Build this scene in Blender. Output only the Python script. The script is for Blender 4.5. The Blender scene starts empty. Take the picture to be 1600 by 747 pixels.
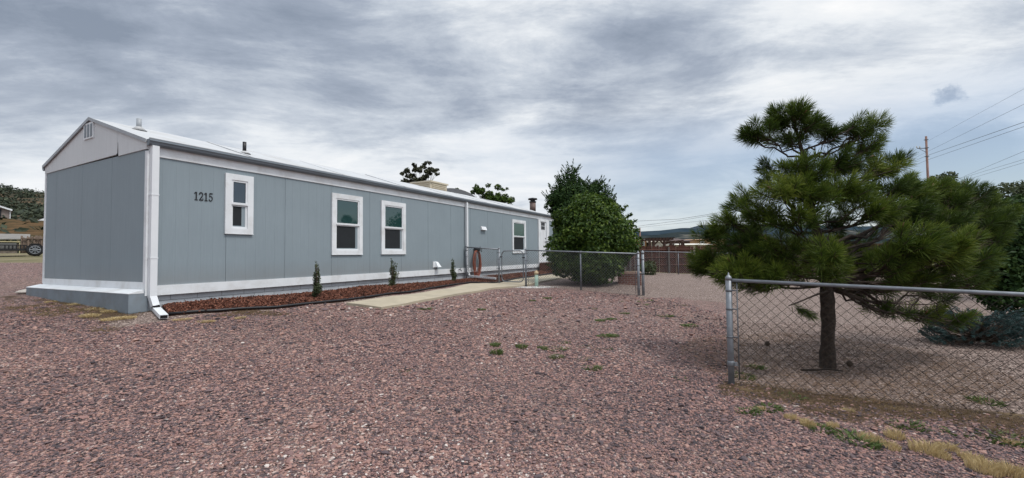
import bpy, math, random
import numpy as np
from mathutils import Matrix, Vector
random.seed(7)
rng = np.random.default_rng(7)
R_ = math.radians
scene = bpy.context.scene

# ------------------------------------------------------------------ camera
F_PX, PITCH, ROLL, CAM_Z = 686.3, 0.0356, -0.0108, 1.5      # focal length in pixels of a 1600 px wide frame
cam_d = bpy.data.cameras.new('camera'); cam = bpy.data.objects.new('camera', cam_d)
scene.collection.objects.link(cam); scene.camera = cam
cam_d.sensor_width = 36.0; cam_d.lens = 36.0 * F_PX / 1600.0
cam_d.clip_start = 0.05; cam_d.clip_end = 20000
_up0 = Vector((0, -math.sin(PITCH), math.cos(PITCH))); _fw = Vector((0, math.cos(PITCH), math.sin(PITCH))); _x = Vector((1, 0, 0))
_r = _x * math.cos(ROLL) + _up0 * math.sin(ROLL); _u = _up0 * math.cos(ROLL) - _x * math.sin(ROLL)
def ray(px, py):
    a = (px - 800) / F_PX; b = -(py - 373.5) / F_PX
    return _fw + _r * a + _u * b
M = Matrix.Identity(4)
for i in range(3):
    M[i][0] = _r[i]; M[i][1] = _u[i]; M[i][2] = -_fw[i]
M[2][3] = CAM_Z
cam.matrix_world = M

# ------------------------------------------------------------------ sky, sun, exposure
scene.view_settings.view_transform = 'Standard'
scene.view_settings.look = 'None'
scene.view_settings.gamma = 1.0
scene.view_settings.exposure = 0.50
scene.render.film_transparent = False
SUN_EL, SUN_DIR = R_(61), Vector((0.80, -0.42, 0)).normalized()      # horizontal direction towards the sun
sun_vec = Vector((SUN_DIR.x * math.cos(SUN_EL), SUN_DIR.y * math.cos(SUN_EL), math.sin(SUN_EL)))
world = bpy.data.worlds.new('World'); scene.world = world; world.use_nodes = True
nt = world.node_tree; nt.nodes.clear()
def N(nt, t, **kw):
    n = nt.nodes.new(t)
    for k, v in kw.items():
        if k.startswith('i_'):
            key = k[2:]
            n.inputs[int(key) if key.isdigit() else key.replace('_', ' ')].default_value = v
        else: setattr(n, k, v)
    return n
def MATH(nt, op, a, b=None, c=None, clamp=False):
    n = nt.nodes.new('ShaderNodeMath'); n.operation = op; n.use_clamp = clamp
    for i, v in enumerate((a, b, c)):
        if v is None: continue
        if isinstance(v, (int, float)): n.inputs[i].default_value = v
        else: nt.links.new(v, n.inputs[i])
    return n.outputs[0]
def MIX(nt, fac, a, b, mode='MIX'):
    n = nt.nodes.new('ShaderNodeMix'); n.data_type = 'RGBA'; n.blend_type = mode; n.clamp_factor = True
    for s, v in ((n.inputs[0], fac), (n.inputs[6], a), (n.inputs[7], b)):
        if hasattr(v, 'is_output'): nt.links.new(v, s)
        elif isinstance(v, (int, float)): s.default_value = v
        else: s.default_value = (*v, 1) if len(v) == 3 else v
    return n.outputs[2]
def RAMP(nt, fac, stops, interp='LINEAR'):
    n = nt.nodes.new('ShaderNodeValToRGB'); cr = n.color_ramp; cr.interpolation = interp
    while len(cr.elements) < len(stops): cr.elements.new(0.5)
    for e, (p, c) in zip(cr.elements, stops):
        e.position = p; e.color = (*c, 1) if not isinstance(c, (int, float)) else (c, c, c, 1)
    nt.links.new(fac, n.inputs[0]); return n.outputs[0]
def NOISE(nt, vec, scale, detail=4, rough=.55, dist=0.0, out=0):
    n = N(nt, 'ShaderNodeTexNoise'); n.inputs['Scale'].default_value = scale; n.inputs['Detail'].default_value = detail
    n.inputs['Roughness'].default_value = rough; n.inputs['Distortion'].default_value = dist
    if vec is not None: nt.links.new(vec, n.inputs['Vector'])
    return n.outputs[out]
def build_sky():
    L = nt.links.new
    sky = N(nt, 'ShaderNodeTexSky', sky_type='NISHITA', sun_disc=False)
    sky.sun_elevation = SUN_EL; sky.sun_rotation = math.atan2(SUN_DIR.x, SUN_DIR.y)
    tc = N(nt, 'ShaderNodeTexCoord'); sp = N(nt, 'ShaderNodeSeparateXYZ'); L(tc.outputs['Generated'], sp.inputs[0])
    z = MATH(nt, 'ADD', MATH(nt, 'MAXIMUM', sp.outputs[2], 0.0), 0.30)
    u = MATH(nt, 'DIVIDE', sp.outputs[0], z); v = MATH(nt, 'DIVIDE', sp.outputs[1], z)
    def plane(ax, ay, ox=0., oy=0.):
        c = N(nt, 'ShaderNodeCombineXYZ')
        bend = MATH(nt, 'MULTIPLY_ADD', MATH(nt, 'SQRT', MATH(nt, 'MULTIPLY_ADD', u, u, .3)), .30, v)      # the layers sag towards the middle of the view
        L(MATH(nt, 'MULTIPLY_ADD', u, ax, ox), c.inputs[0]); L(MATH(nt, 'MULTIPLY_ADD', bend, ay, oy), c.inputs[1]); return c.outputs[0]
    wn = N(nt, 'ShaderNodeTexNoise'); wn.inputs['Scale'].default_value = 16; wn.inputs['Detail'].default_value = 9; wn.inputs['Roughness'].default_value = .68; L(tc.outputs['Generated'], wn.inputs['Vector'])
    w0 = N(nt, 'ShaderNodeVectorMath', operation='SUBTRACT'); L(wn.outputs['Color'], w0.inputs[0]); w0.inputs[1].default_value = (.5, .5, .5)
    w1 = N(nt, 'ShaderNodeVectorMath', operation='MULTIPLY_ADD'); L(w0.outputs[0], w1.inputs[0]); w1.inputs[1].default_value = (.085, .085, .040); L(tc.outputs['Generated'], w1.inputs[2])
    wv = N(nt, 'ShaderNodeVectorMath', operation='NORMALIZE'); L(w1.outputs[0], wv.inputs[0])
    def lobe(px, py, w, k):           # a broad cloud mass standing in one direction of the sky
        d = ray(px, py).normalized(); n = N(nt, 'ShaderNodeVectorMath', operation='DOT_PRODUCT'); L(wv.outputs[0], n.inputs[0]); n.inputs[1].default_value = d
        c = math.cos(w); f = N(nt, 'ShaderNodeMapRange', interpolation_type='SMOOTHERSTEP'); f.inputs['From Min'].default_value = c; f.inputs['From Max'].default_value = 1.0; L(n.outputs['Value'], f.inputs['Value'])
        return MATH(nt, 'MULTIPLY', f.outputs[0], k)
    big = NOISE(nt, plane(.62, 1.35, 3.1, 1.7), 1.0, 6, .55, .45)
    fine = NOISE(nt, plane(1.7, 3.9, 9.3, 4.0), 1.0, 12, .66, .40)
    puff = NOISE(nt, plane(1.5, 2.4, 5.5, 2.2), 2.6, 11, .68, .25)
    s = MATH(nt, 'ADD', MATH(nt, 'MULTIPLY', big, .46), MATH(nt, 'ADD', MATH(nt, 'MULTIPLY', fine, .38), MATH(nt, 'MULTIPLY', puff, .20)))
    for q in SKY_MASSES: s = MATH(nt, 'ADD', s, lobe(*q))
    cloud = RAMP(nt, s, [(.34, (.24, .29, .375)), (.43, (.36, .415, .51)), (.505, (.56, .615, .695)), (.575, (.82, .855, .895)), (.67, (1.0, 1.0, 1.0))])
    # brighter towards the horizon
    hz = RAMP(nt, sp.outputs[2], [(0.0, 1.0), (.10, .85), (.30, .15), (.5, 0.0)])
    cloud = MIX(nt, MATH(nt, 'MULTIPLY', hz, .40), cloud, (.74, .80, .87))
    # a few darker low banks and holes of blue near the horizon
    low = NOISE(nt, plane(.16, .13, 1.4, 6.0), 1.6, 7, .55, .35)
    lowband = RAMP(nt, sp.outputs[2], [(0.0, .2), (.06, 1.0), (.20, .9), (.30, 0.0)])
    dk = MATH(nt, 'MULTIPLY', lowband, RAMP(nt, low, [(.50, 0.0), (.62, 1.0)]))
    cloud = MIX(nt, MATH(nt, 'MULTIPLY', dk, .75), cloud, (.42, .49, .60))
    hole = NOISE(nt, plane(.20, .10, 7.7, 3.0), 1.2, 6, .5, .3)
    hl = MATH(nt, 'MULTIPLY', lowband, RAMP(nt, hole, [(.54, 0.0), (.64, 1.0)]))
    # thin cloud lit through from the sun's side, thicker bright overcast above
    nrm = N(nt, 'ShaderNodeVectorMath', operation='DOT_PRODUCT'); L(tc.outputs['Generated'], nrm.inputs[0]); nrm.inputs[1].default_value = sun_vec
    glow = RAMP(nt, nrm.outputs['Value'], [(.50, 0.0), (.80, .45), (1.0, 1.0)])
    gain = MATH(nt, 'MULTIPLY_ADD', glow, 1.3, 1.0)
    zen = RAMP(nt, sp.outputs[2], [(.50, 0.0), (.95, 1.0)])
    gain = MATH(nt, 'ADD', gain, MATH(nt, 'MULTIPLY', zen, .5))
    vm = N(nt, 'ShaderNodeVectorMath', operation='SCALE'); L(cloud, vm.inputs[0]); L(MATH(nt, 'MULTIPLY', gain, SKY_GAIN), vm.inputs['Scale'])
    col = MIX(nt, MATH(nt, 'MULTIPLY', hl, .80), vm.outputs[0], sky.outputs[0])
    bg = N(nt, 'ShaderNodeBackground'); bg.inputs[1].default_value = .10; L(col, bg.inputs[0])
    out = N(nt, 'ShaderNodeOutputWorld'); L(bg.outputs[0], out.inputs[0])
SKY_MASSES = ((1462, 153, .017, -.06), (1472, 150, .019, -.07), (1483, 147, .019, -.07), (1494, 144, .016, -.05), (1410, 272, .09, -.14), (1480, 262, .10, -.15), (1540, 250, .07, -.10), (1300, 240, .10, -.05), (1000, 170, .26, -.07), (880, 200, .18, -.05), (640, 150, .24, -.05), (480, 105, .22, -.04), (60, 110, .22, -.05), (250, 130, .18, -.04), (0, 40, .2, -.03),
              (860, 20, .25, .05), (560, 290, .34, .06), (850, 310, .30, .06), (1060, 310, .22, .03), (1350, 70, .30, .015), (650, 50, .2, .02), (100, 225, .16, .06), (1500, 150, .25, .01), (1250, 150, .2, .01), (300, 220, .2, .04))
SKY_GAIN = 7.1
build_sky()
sd = bpy.data.lights.new('sun', 'SUN'); sd.energy = 1.5; sd.angle = R_(11); sd.color = (1.0, .95, .88)
so = bpy.data.objects.new('sun', sd); scene.collection.objects.link(so)
so.rotation_euler = (-sun_vec).to_track_quat('-Z', 'Y').to_euler(); so.location = (0, 0, 30)

# ------------------------------------------------------------------ helpers
def at(px, py, Y):                       # the point of depth Y seen in the photo at (px, py)
    d = ray(px, py); k = Y / d.y
    return Vector((d.x * k, Y, CAM_Z + d.z * k))
COL = scene.collection
class MB:
    def __init__(s): s.v = []; s.f = []; s.sm = []
    def add(s, vs, fs, smooth=False):
        o = len(s.v); s.v += [tuple(p) for p in vs]; s.f += [tuple(i + o for i in f) for f in fs]; s.sm += [smooth] * len(fs); return s
    def box(s, x0, x1, y0, y1, z0, z1, bev=0.0):
        if x0 > x1: x0, x1 = x1, x0
        if y0 > y1: y0, y1 = y1, y0
        if z0 > z1: z0, z1 = z1, z0
        return s.hull8([(x0,y0,z0),(x1,y0,z0),(x1,y1,z0),(x0,y1,z0)], [(x0,y0,z1),(x1,y0,z1),(x1,y1,z1),(x0,y1,z1)])
    def hull8(s, lo, hi):
        return s.add(list(lo) + list(hi), [(3,2,1,0),(4,5,6,7),(0,1,5,4),(1,2,6,5),(2,3,7,6),(3,0,4,7)])
    def prism(s, poly, off):             # polygon (3D, ccw seen from off side) swept by vector off
        n = len(poly); off = Vector(off); P = [Vector(p) for p in poly]
        return s.add(P + [p + off for p in P], [tuple(range(n))[::-1], tuple(range(n, 2*n))] + [(i, (i+1) % n, (i+1) % n + n, i + n) for i in range(n)])
    def tube(s, pts, r, n=8, cap=True):
        pts = [Vector(p) for p in pts]; k = len(pts)
        rs = [r] * k if isinstance(r, (int, float)) else list(r)
        vs = []; up = None
        for i, p in enumerate(pts):
            t = (pts[min(i+1, k-1)] - pts[max(i-1, 0)]).normalized()
            if up is None:
                up = Vector((0, 0, 1)) if abs(t.z) < .9 else Vector((1, 0, 0))
            a = t.cross(up)
            if a.length < 1e-4: a = t.cross(Vector((0, 1, 0)))
            a.normalize(); b = a.cross(t).normalized(); up = b
            for j in range(n):
                th = 2 * math.pi * j / n
                vs.append(p + (a * math.cos(th) + b * math.sin(th)) * rs[i])
        fs = [(i*n + j, i*n + (j+1) % n, (i+1)*n + (j+1) % n, (i+1)*n + j) for i in range(k-1) for j in range(n)]
        s.add(vs, fs, n > 4)
        if cap:
            o = len(s.v) - len(vs)
            s.f += [tuple(o + j for j in range(n))[::-1], tuple(o + (k-1)*n + j for j in range(n))]; s.sm += [False, False]
        return s
    def lathe(s, prof, c=(0,0,0), n=16):
        cx, cy, cz = c; k = len(prof)
        vs = [(cx + r*math.cos(2*math.pi*j/n), cy + r*math.sin(2*math.pi*j/n), cz + z) for r, z in prof for j in range(n)]
        fs = [(i*n + j, i*n + (j+1) % n, (i+1)*n + (j+1) % n, (i+1)*n + j) for i in range(k-1) for j in range(n)]
        s.add(vs, fs, True); o = len(s.v) - len(vs)
        s.f += [tuple(o + j for j in range(n))[::-1], tuple(o + (k-1)*n + j for j in range(n))]; s.sm += [False, False]
        return s
    def build(s, name, mat, parent=None, off=None):
        me = bpy.data.meshes.new(name)
        vs = s.v if off is None else [(x - off[0], y - off[1], z - off[2]) for x, y, z in s.v]
        me.from_pydata(vs, [], s.f); me.materials.append(mat)
        me.polygons.foreach_set('use_smooth', s.sm); me.update()
        o = bpy.data.objects.new(name, me); COL.objects.link(o)
        if parent is not None: o.parent = parent
        return o
def mesh_np(name, V, Fc, mat, parent=None, tint=None, off=None, smooth=False):
    V = np.asarray(V, np.float32); Fc = np.asarray(Fc, np.int32)
    if off is not None: V = V - np.asarray(off, np.float32)
    me = bpy.data.meshes.new(name); n, k = Fc.shape
    me.vertices.add(len(V)); me.vertices.foreach_set('co', V.ravel())
    me.loops.add(n * k); me.loops.foreach_set('vertex_index', Fc.ravel())
    me.polygons.add(n); me.polygons.foreach_set('loop_start', np.arange(0, n * k, k, dtype=np.int32))
    me.polygons.foreach_set('loop_total', np.full(n, k, np.int32))
    me.polygons.foreach_set('use_smooth', np.full(n, smooth))
    me.update(calc_edges=True)
    if tint is not None:
        a = me.attributes.new('tint', 'FLOAT', 'POINT'); a.data.foreach_set('value', np.asarray(tint, np.float32))
    me.materials.append(mat); o = bpy.data.objects.new(name, me); COL.objects.link(o)
    if parent is not None: o.parent = parent
    return o
def tag(o, label=None, cat=None, group=None, kind=None):
    if label: o['label'] = label
    if cat: o['category'] = cat
    if group: o['group'] = group
    if kind: o['kind'] = kind
    return o
def thing(name, label, cat, loc=(0,0,0), rotz=0, group=None):
    o = bpy.data.objects.new(name, None); COL.objects.link(o); o.empty_display_size = .2
    o.location = loc; o.rotation_euler = (0, 0, rotz); return tag(o, label, cat, group)
def copy_tree(o, parent=None):
    c = o.copy(); COL.objects.link(c)
    if parent is not None: c.parent = parent
    for ch in [q for q in bpy.data.objects if q.parent == o]: copy_tree(ch, c)
    return c

# ------------------------------------------------------------------ materials
def newmat(name):
    m = bpy.data.materials.new(name); m.use_nodes = True; t = m.node_tree
    return m, t, t.nodes['Principled BSDF']
def mat(name, col, rough=.6, var=.12, scale=6.0, bump=0.0, bscale=40.0, metal=0.0, spec=.4, dirt=None, dscale=1.5):
    m, t, b = newmat(name); tc = N(t, 'ShaderNodeTexCoord').outputs['Object']
    n = NOISE(t, tc, scale, 6, .6)
    dark = tuple(c * (1 - var) for c in col); lite = tuple(min(1, c * (1 + var)) for c in col)
    c = RAMP(t, n, [(.3, dark), (.7, lite)])
    if dirt:
        c = MIX(t, RAMP(t, NOISE(t, tc, dscale, 8, .65), [(.48, 0.0), (.72, .55)]), c, dirt)
    t.links.new(c, b.inputs['Base Color'])
    b.inputs['Roughness'].default_value = rough; b.inputs['Metallic'].default_value = metal; b.inputs['Specular IOR Level'].default_value = spec
    if bump:
        bn = N(t, 'ShaderNodeBump'); bn.inputs['Strength'].default_value = bump; bn.inputs['Distance'].default_value = .01
        t.links.new(NOISE(t, tc, bscale, 5, .6), bn.inputs['Height']); t.links.new(bn.outputs[0], b.inputs['Normal'])
    return m
def tintmat(name, stops, rough=.7, trans=0.0, spec=.3, bump=0.0):       # colour read from the mesh's own per-piece tint
    m, t, b = newmat(name); a = N(t, 'ShaderNodeAttribute', attribute_name='tint')
    c = RAMP(t, a.outputs['Fac'], stops); t.links.new(c, b.inputs['Base Color'])
    b.inputs['Roughness'].default_value = rough; b.inputs['Specular IOR Level'].default_value = spec
    if trans:
        tr = N(t, 'ShaderNodeBsdfTranslucent'); t.links.new(c, tr.inputs[0]); mx = N(t, 'ShaderNodeMixShader'); mx.inputs[0].default_value = trans
        t.links.new(b.outputs[0], mx.inputs[1]); t.links.new(tr.outputs[0], mx.inputs[2])
        t.links.new(mx.outputs[0], t.nodes['Material Output'].inputs[0])
    return m
def siding_mat(name, col):
    m, t, b = newmat(name); tc = N(t, 'ShaderNodeTexCoord').outputs['Object']
    sp = N(t, 'ShaderNodeSeparateXYZ'); t.links.new(tc, sp.inputs[0])
    w = MATH(t, 'ADD', sp.outputs[0], sp.outputs[1])
    mp = N(t, 'ShaderNodeMapping'); mp.inputs['Scale'].default_value = (14, 14, .7); t.links.new(tc, mp.inputs[0])
    grain = NOISE(t, mp.outputs[0], 3.0, 7, .65)
    blot = NOISE(t, tc, .9, 6, .6)
    c = RAMP(t, grain, [(.25, tuple(x * .93 for x in col)), (.75, tuple(x * 1.05 for x in col))])
    c = MIX(t, RAMP(t, blot, [(.38, 0.0), (.72, .55)]), c, tuple(x * .86 for x in col))
    mp2 = N(t, 'ShaderNodeMapping'); mp2.inputs['Scale'].default_value = (5, 5, .35); t.links.new(tc, mp2.inputs[0])
    streak = RAMP(t, NOISE(t, mp2.outputs[0], 1.6, 6, .7), [(.50, 0.0), (.74, .30)])
    c = MIX(t, streak, c, tuple(x * 1.10 for x in col))
    splash = MATH(t, 'MULTIPLY', RAMP(t, sp.outputs[2], [(.35, .75), (.85, 0.0)]), NOISE(t, tc, 2.2, 7, .7))
    c = MIX(t, splash, c, (.20, .175, .155))
    def groove(period, wd):
        f = MATH(t, 'FRACT', MATH(t, 'DIVIDE', w, period)); d = MATH(t, 'ABSOLUTE', MATH(t, 'SUBTRACT', f, .5))
        return MATH(t, 'GREATER_THAN', d, .5 - wd / period)
    g = groove(.2033, .0035)
    c = MIX(t, MATH(t, 'MULTIPLY', g, .10), c, tuple(x * .5 for x in col))
    t.links.new(c, b.inputs['Base Color']); b.inputs['Roughness'].default_value = .62; b.inputs['Specular IOR Level'].default_value = .3
    h = MATH(t, 'SUBTRACT', MATH(t, 'MULTIPLY', grain, .25), MATH(t, 'MULTIPLY', g, 1.0))
    bn = N(t, 'ShaderNodeBump'); bn.inputs['Strength'].default_value = .5; bn.inputs['Distance'].default_value = .006
    t.links.new(h, bn.inputs['Height']); t.links.new(bn.outputs[0], b.inputs['Normal'])
    return m
def brick_mat(name, c1, c2, mortar, bw, bh, msz, rough=.85, swz=True, var=.1):
    m, t, b = newmat(name); tc = N(t, 'ShaderNodeTexCoord').outputs['Object']
    sp = N(t, 'ShaderNodeSeparateXYZ'); t.links.new(tc, sp.inputs[0]); cb = N(t, 'ShaderNodeCombineXYZ')
    t.links.new(MATH(t, 'ADD', sp.outputs[0], sp.outputs[1]), cb.inputs[0]); t.links.new(sp.outputs[2], cb.inputs[1])
    br = N(t, 'ShaderNodeTexBrick'); t.links.new(cb.outputs[0], br.inputs['Vector'])
    br.inputs['Scale'].default_value = 1; br.inputs['Brick Width'].default_value = bw; br.inputs['Row Height'].default_value = bh; br.inputs['Mortar Size'].default_value = msz
    br.inputs['Color1'].default_value = (*c1, 1); br.inputs['Color2'].default_value = (*c2, 1); br.inputs['Mortar'].default_value = (*mortar, 1)
    c = MIX(t, RAMP(t, NOISE(t, tc, 5, 6, .65), [(.4, 0.0), (.75, .4)]), br.outputs[0], tuple(x * .6 for x in c1))
    t.links.new(c, b.inputs['Base Color']); b.inputs['Roughness'].default_value = rough
    bn = N(t, 'ShaderNodeBump'); bn.inputs['Strength'].default_value = .5; bn.inputs['Distance'].default_value = .01; bn.invert = True
    t.links.new(br.outputs['Fac'], bn.inputs['Height']); t.links.new(bn.outputs[0], b.inputs['Normal'])
    return m
mt = {}
mt['siding'] = siding_mat('siding_paint', (.234, .283, .312))
mt['white'] = mat('white_trim_paint', (.69, .715, .735), .5, .05, 3, .2, 40, dirt=(.43, .415, .39), dscale=2.2)
mt['gable'] = siding_mat('gable_paint', (.60, .615, .625))
mt['roof'] = mat('roof_membrane', (.46, .47, .48), .6, .07, 1.2, .2, 8, dirt=(.35, .335, .305), dscale=1.1)
mt['gutter'] = mat('grey_gutter_paint', (.15, .175, .20), .45, .08, 4)
mt['eave_edge'] = mat('roof_edge_metal', (.30, .32, .34), .45, .1, 5)
mt['downspout'] = mat('white_aluminium', (.68, .70, .72), .4, .03, 4)
mt['step_grey'] = mat('grey_footing_paint', (.19, .225, .255), .7, .1, 5, .3, 50, dirt=(.14, .13, .12), dscale=3)
mt['skirt'] = brick_mat('painted_block_skirting', (.46, .49, .52), (.42, .45, .48), (.22, .23, .24), .42, .20, .006)
mt['skirt_far'] = mt['skirt']
mt['black'] = mat('black_paint', (.012, .012, .014), .45, .2, 8)
mt['dark'] = mat('dark_void', (.006, .006, .007), .9, .1, 3)
mt['galv'] = mat('galvanised_steel', (.22, .235, .255), .5, .2, 12, metal=.5)
mt['galv_dull'] = mat('dull_galvanised_steel', (.15, .16, .175), .55, .2, 10, metal=.4)
mt['wire'] = mat('fence_wire', (.20, .205, .215), .55, .2, 10, metal=.5)
mt['wire_near'] = mat('weathered_fence_wire', (.032, .027, .023), .65, .3, 10, metal=.1, spec=.2)
mt['concrete'] = mat('pale_concrete', (.38, .33, .245), .85, .10, 3, .35, 70, dirt=(.27, .24, .19), dscale=1.2)
mt['bark'] = mat('bark', (.034, .024, .018), .95, .65, 26, 1.0, 32)
mt['twig'] = mat('twig_bark', (.06, .042, .030), .9, .3, 20)
mt['hose'] = mat('orange_hose_rubber', (.30, .085, .045), .5, .15, 9)
mt['tan_metal'] = mat('tan_enamel', (.50, .44, .33), .5, .06, 4, dirt=(.38, .31, .22))
mt['porch'] = mat('red_brown_deck_stain', (.115, .045, .026), .7, .2, 10, .3, 50)
mt['fence_wood'] = mat('dark_weathered_boards', (.075, .028, .018), .85, .4, 6, .4, 30)
mt['brick'] = brick_mat('red_brick', (.22, .075, .05), (.16, .06, .045), (.30, .26, .23), .20, .068, .010)
mt['cap'] = mat('brick_cap', (.36, .24, .19), .85, .15, 8, .3, 40)
def glass(name, col, rough=.03):
    m, t, b = newmat(name); tc = N(t, 'ShaderNodeTexCoord').outputs['Object']
    b.inputs['Base Color'].default_value = (*col, 1); b.inputs['Roughness'].default_value = rough; b.inputs['Specular IOR Level'].default_value = .9
    b.inputs['IOR'].default_value = 1.55
    bn = N(t, 'ShaderNodeBump'); bn.inputs['Strength'].default_value = .06; bn.inputs['Distance'].default_value = .02
    t.links.new(NOISE(t, tc, 2.5, 2, .5), bn.inputs['Height']); t.links.new(bn.outputs[0], b.inputs['Normal'])
    return m
mt['glass'] = glass('window_glass', (.008, .022, .026))
mt['screen'] = mat('insect_screen', (.018, .021, .024), .75, .15, 4, spec=.25)
mt['green_leaf'] = tintmat('green_leaves', [(0, (.016, .036, .008)), (.5, (.048, .092, .013)), (1, (.145, .20, .030))], .5, .3, .2)
mt['conifer_leaf'] = tintmat('dark_conifer_leaves', [(0, (.012, .030, .010)), (.6, (.030, .064, .016)), (1, (.065, .11, .022))], .6, .2, .15)
mt['olive_leaf'] = tintmat('olive_leaves', [(0, (.035, .055, .025)), (.6, (.065, .085, .035)), (1, (.11, .12, .05))], .6, .2)
mt['dark_leaf'] = tintmat('dark_purple_leaves', [(0, (.022, .024, .014)), (1, (.075, .080, .040))], .6, .1)
mt['needle'] = tintmat('pine_needles', [(0, (.012, .024, .006)), (.42, (.045, .078, .012)), (.72, (.125, .172, .024)), (1, (.27, .30, .060))], .55, .22, .2)
mt['blue_needle'] = tintmat('blue_spruce_needles', [(0, (.020, .046, .045)), (.5, (.058, .105, .102)), (1, (.16, .23, .22))], .6, .1)
mt['dry_grass'] = tintmat('dry_straw_blades', [(0, (.38, .28, .13)), (1, (.74, .60, .34))], .8, .2)
mt['weed'] = tintmat('weed_blades', [(0, (.045, .075, .022)), (1, (.14, .19, .055))], .7, .2)
# ------------------------------------------------------------------ terrain
HX, HY, HYAW = -6.0313, 7.251, 0.4811                     # near front corner of the mobile home, its heading
HS, HT = Vector((math.sin(HYAW), math.cos(HYAW), 0)), Vector((-math.cos(HYAW), math.sin(HYAW), 0))
HROT = math.atan2(HS.y, HS.x)
def home_pt(s, t, z=0.0): return Vector((HX, HY, 0)) + HS * s + HT * t + Vector((0, 0, z))
def on_wall(px, py, t=0.0):                               # (s, z) on the front wall plane
    d = ray(px, py); o = Vector((HX, HY, 0)) + HT * t
    k = o.dot(HT) / d.dot(HT)
    p = d * k; return (p - o).dot(HS), p.z + CAM_Z
def on_end(px, py, s=0.0):                                # (t, z) on the end wall plane
    d = ray(px, py); o = Vector((HX, HY, 0)) + HS * s
    k = o.dot(HS) / d.dot(HS)
    p = d * k; return (p - o).dot(HT), p.z + CAM_Z
_cp = [at(228, 491, 7.05), at(58, 457, 9.6), at(820, 447.5, 14.5), at(998, 461, 12.8), at(1142, 602, 5.13), at(1600, 655, 4.02),
       at(1293, 573, 6.05), at(1058, 428, 22.6), at(1060, 428, 27), at(30, 413, 17), at(50, 402, 25), at(848, 427, 20.5), at(800, 747, 2.95), at(940, 444, 15.0)]
for q in ((255, 480), (447, 461.5), (600, 447.5), (723, 437)):
    s_, z_ = on_wall(*q); _cp.append(home_pt(s_, 0, z_ - .03))
_cp += [Vector(p) for p in ((-3.5, 3, .12), (0, -1, -.02), (4.5, 1.5, -.2), (-9, 3, .35), (-9, -4, .3), (8, -3, -.35), (8, 9, -.05), (10, 20, .25), (20, 10, -.1),
       (-14, 14, 1.1), (-22, 10, 1.1), (-16, 24, 1.75), (-30, 30, 2.0), (-4, 26, .9), (0, 60, 1.0), (30, 60, .6), (-25, 60, 2.0), (60, 20, 0), (-60, 0, 1.5), (0, -40, 0), (2.5, 7.5, .12), (5, 6.5, .02))]
_C = np.array([(p.x, p.y) for p in _cp]); _Z = np.array([p.z for p in _cp]); _n = len(_C)
_A = np.zeros((_n + 1, _n + 1)); _A[:_n, :_n] = np.sqrt(((_C[:, None] - _C[None]) ** 2).sum(-1) + .3)
_A[:_n, :_n] -= np.eye(_n) * .03
_A[_n, :_n] = 1; _A[:_n, _n] = 1
_w = np.linalg.solve(_A, np.append(_Z, 0))
def terrain(X, Y):
    X = np.atleast_1d(np.asarray(X, float)); Y = np.atleast_1d(np.asarray(Y, float)); out = np.empty(X.shape)
    xf, yf, of = X.ravel(), Y.ravel(), out.ravel()
    for i in range(0, len(xf), 20000):
        sl = slice(i, i + 20000)
        h = np.sqrt((xf[sl, None] - _C[None, :, 0]) ** 2 + (yf[sl, None] - _C[None, :, 1]) ** 2 + .3) @ _w[:_n] + _w[_n]
        r = np.hypot(xf[sl], yf[sl]); k = np.clip((r - 45) / 60, 0, 1); k = k * k * (3 - 2 * k)
        of[sl] = h * (1 - k) + .6 * k
    return of.reshape(X.shape)
def gz(x, y): return float(terrain(x, y)[0])
def on_ground(px, py, lift=0.0):
    d = ray(px, py); k = .5; prev = k
    while k < 400:
        p = d * k
        if p.z + CAM_Z < gz(p.x, p.y) + lift: break
        prev = k; k *= 1.04
    lo, hi = prev, k
    for _ in range(18):
        m_ = (lo + hi) / 2; p = d * m_
        if p.z + CAM_Z < gz(p.x, p.y) + lift: hi = m_
        else: lo = m_
    p = d * hi; return Vector((p.x, p.y, p.z + CAM_Z))
def inpoly(X, Y, poly):
    X = np.asarray(X); Y = np.asarray(Y); r = np.zeros(X.shape, bool); n = len(poly); j = n - 1
    for i in range(n):
        xi, yi = poly[i][0], poly[i][1]; xj, yj = poly[j][0], poly[j][1]
        c = ((yi > Y) != (yj > Y)) & (X < (xj - xi) * (Y - yi) / (yj - yi + 1e-12) + xi)
        r ^= c; j = i
    return r
# fence posts on the ground
P_WALL = home_pt(9.35, -.10); P_GL = home_pt(9.35, -1.42); P_GR = home_pt(9.35, -2.42); P_M = home_pt(9.3, -6.05)
P_R = at(1143, 602, 5.13); FDIR = -HT
P_R2 = P_R + FDIR * 3.1; P_R3 = P_R + FDIR * 6.2
# regions of the ground
yard_poly = [(P_WALL.x, P_WALL.y), (P_M.x, P_M.y)] + [(P_M.x + (P_R.x - P_M.x) * t, P_M.y + (P_R.y - P_M.y) * t) for t in (.06,)] + \
    [(q.x, q.y) for q in (on_ground(1060, 464), on_ground(1138, 474))] + [(P_R.x, P_R.y), (P_R3.x, P_R3.y), (40, -6), (40, 32), (2, 32)]
far_poly = [(-70, 19.5), (-18, 17.5), (-13, 17.6), (-5, 27), (6, 27), (45, 27), (200, 27), (200, 400), (-400, 400), (-400, 19.5)]
g0 = [home_pt(-.6, .4), home_pt(-.6, -.85), home_pt(4, -1.6), home_pt(4.3, -.7), home_pt(9, -.7), home_pt(9, .4)]
tanstrip_poly = [(p.x, p.y) for p in g0]
e0 = [home_pt(-.3, 4.9), home_pt(-1.0, 4.3), home_pt(-.85, 2), home_pt(-1.0, .3), home_pt(-.9, -1.1), home_pt(1.5, -1.6), home_pt(1.5, -.6), home_pt(0, .3)]
weedy_poly = [(p.x, p.y) for p in e0]
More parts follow.
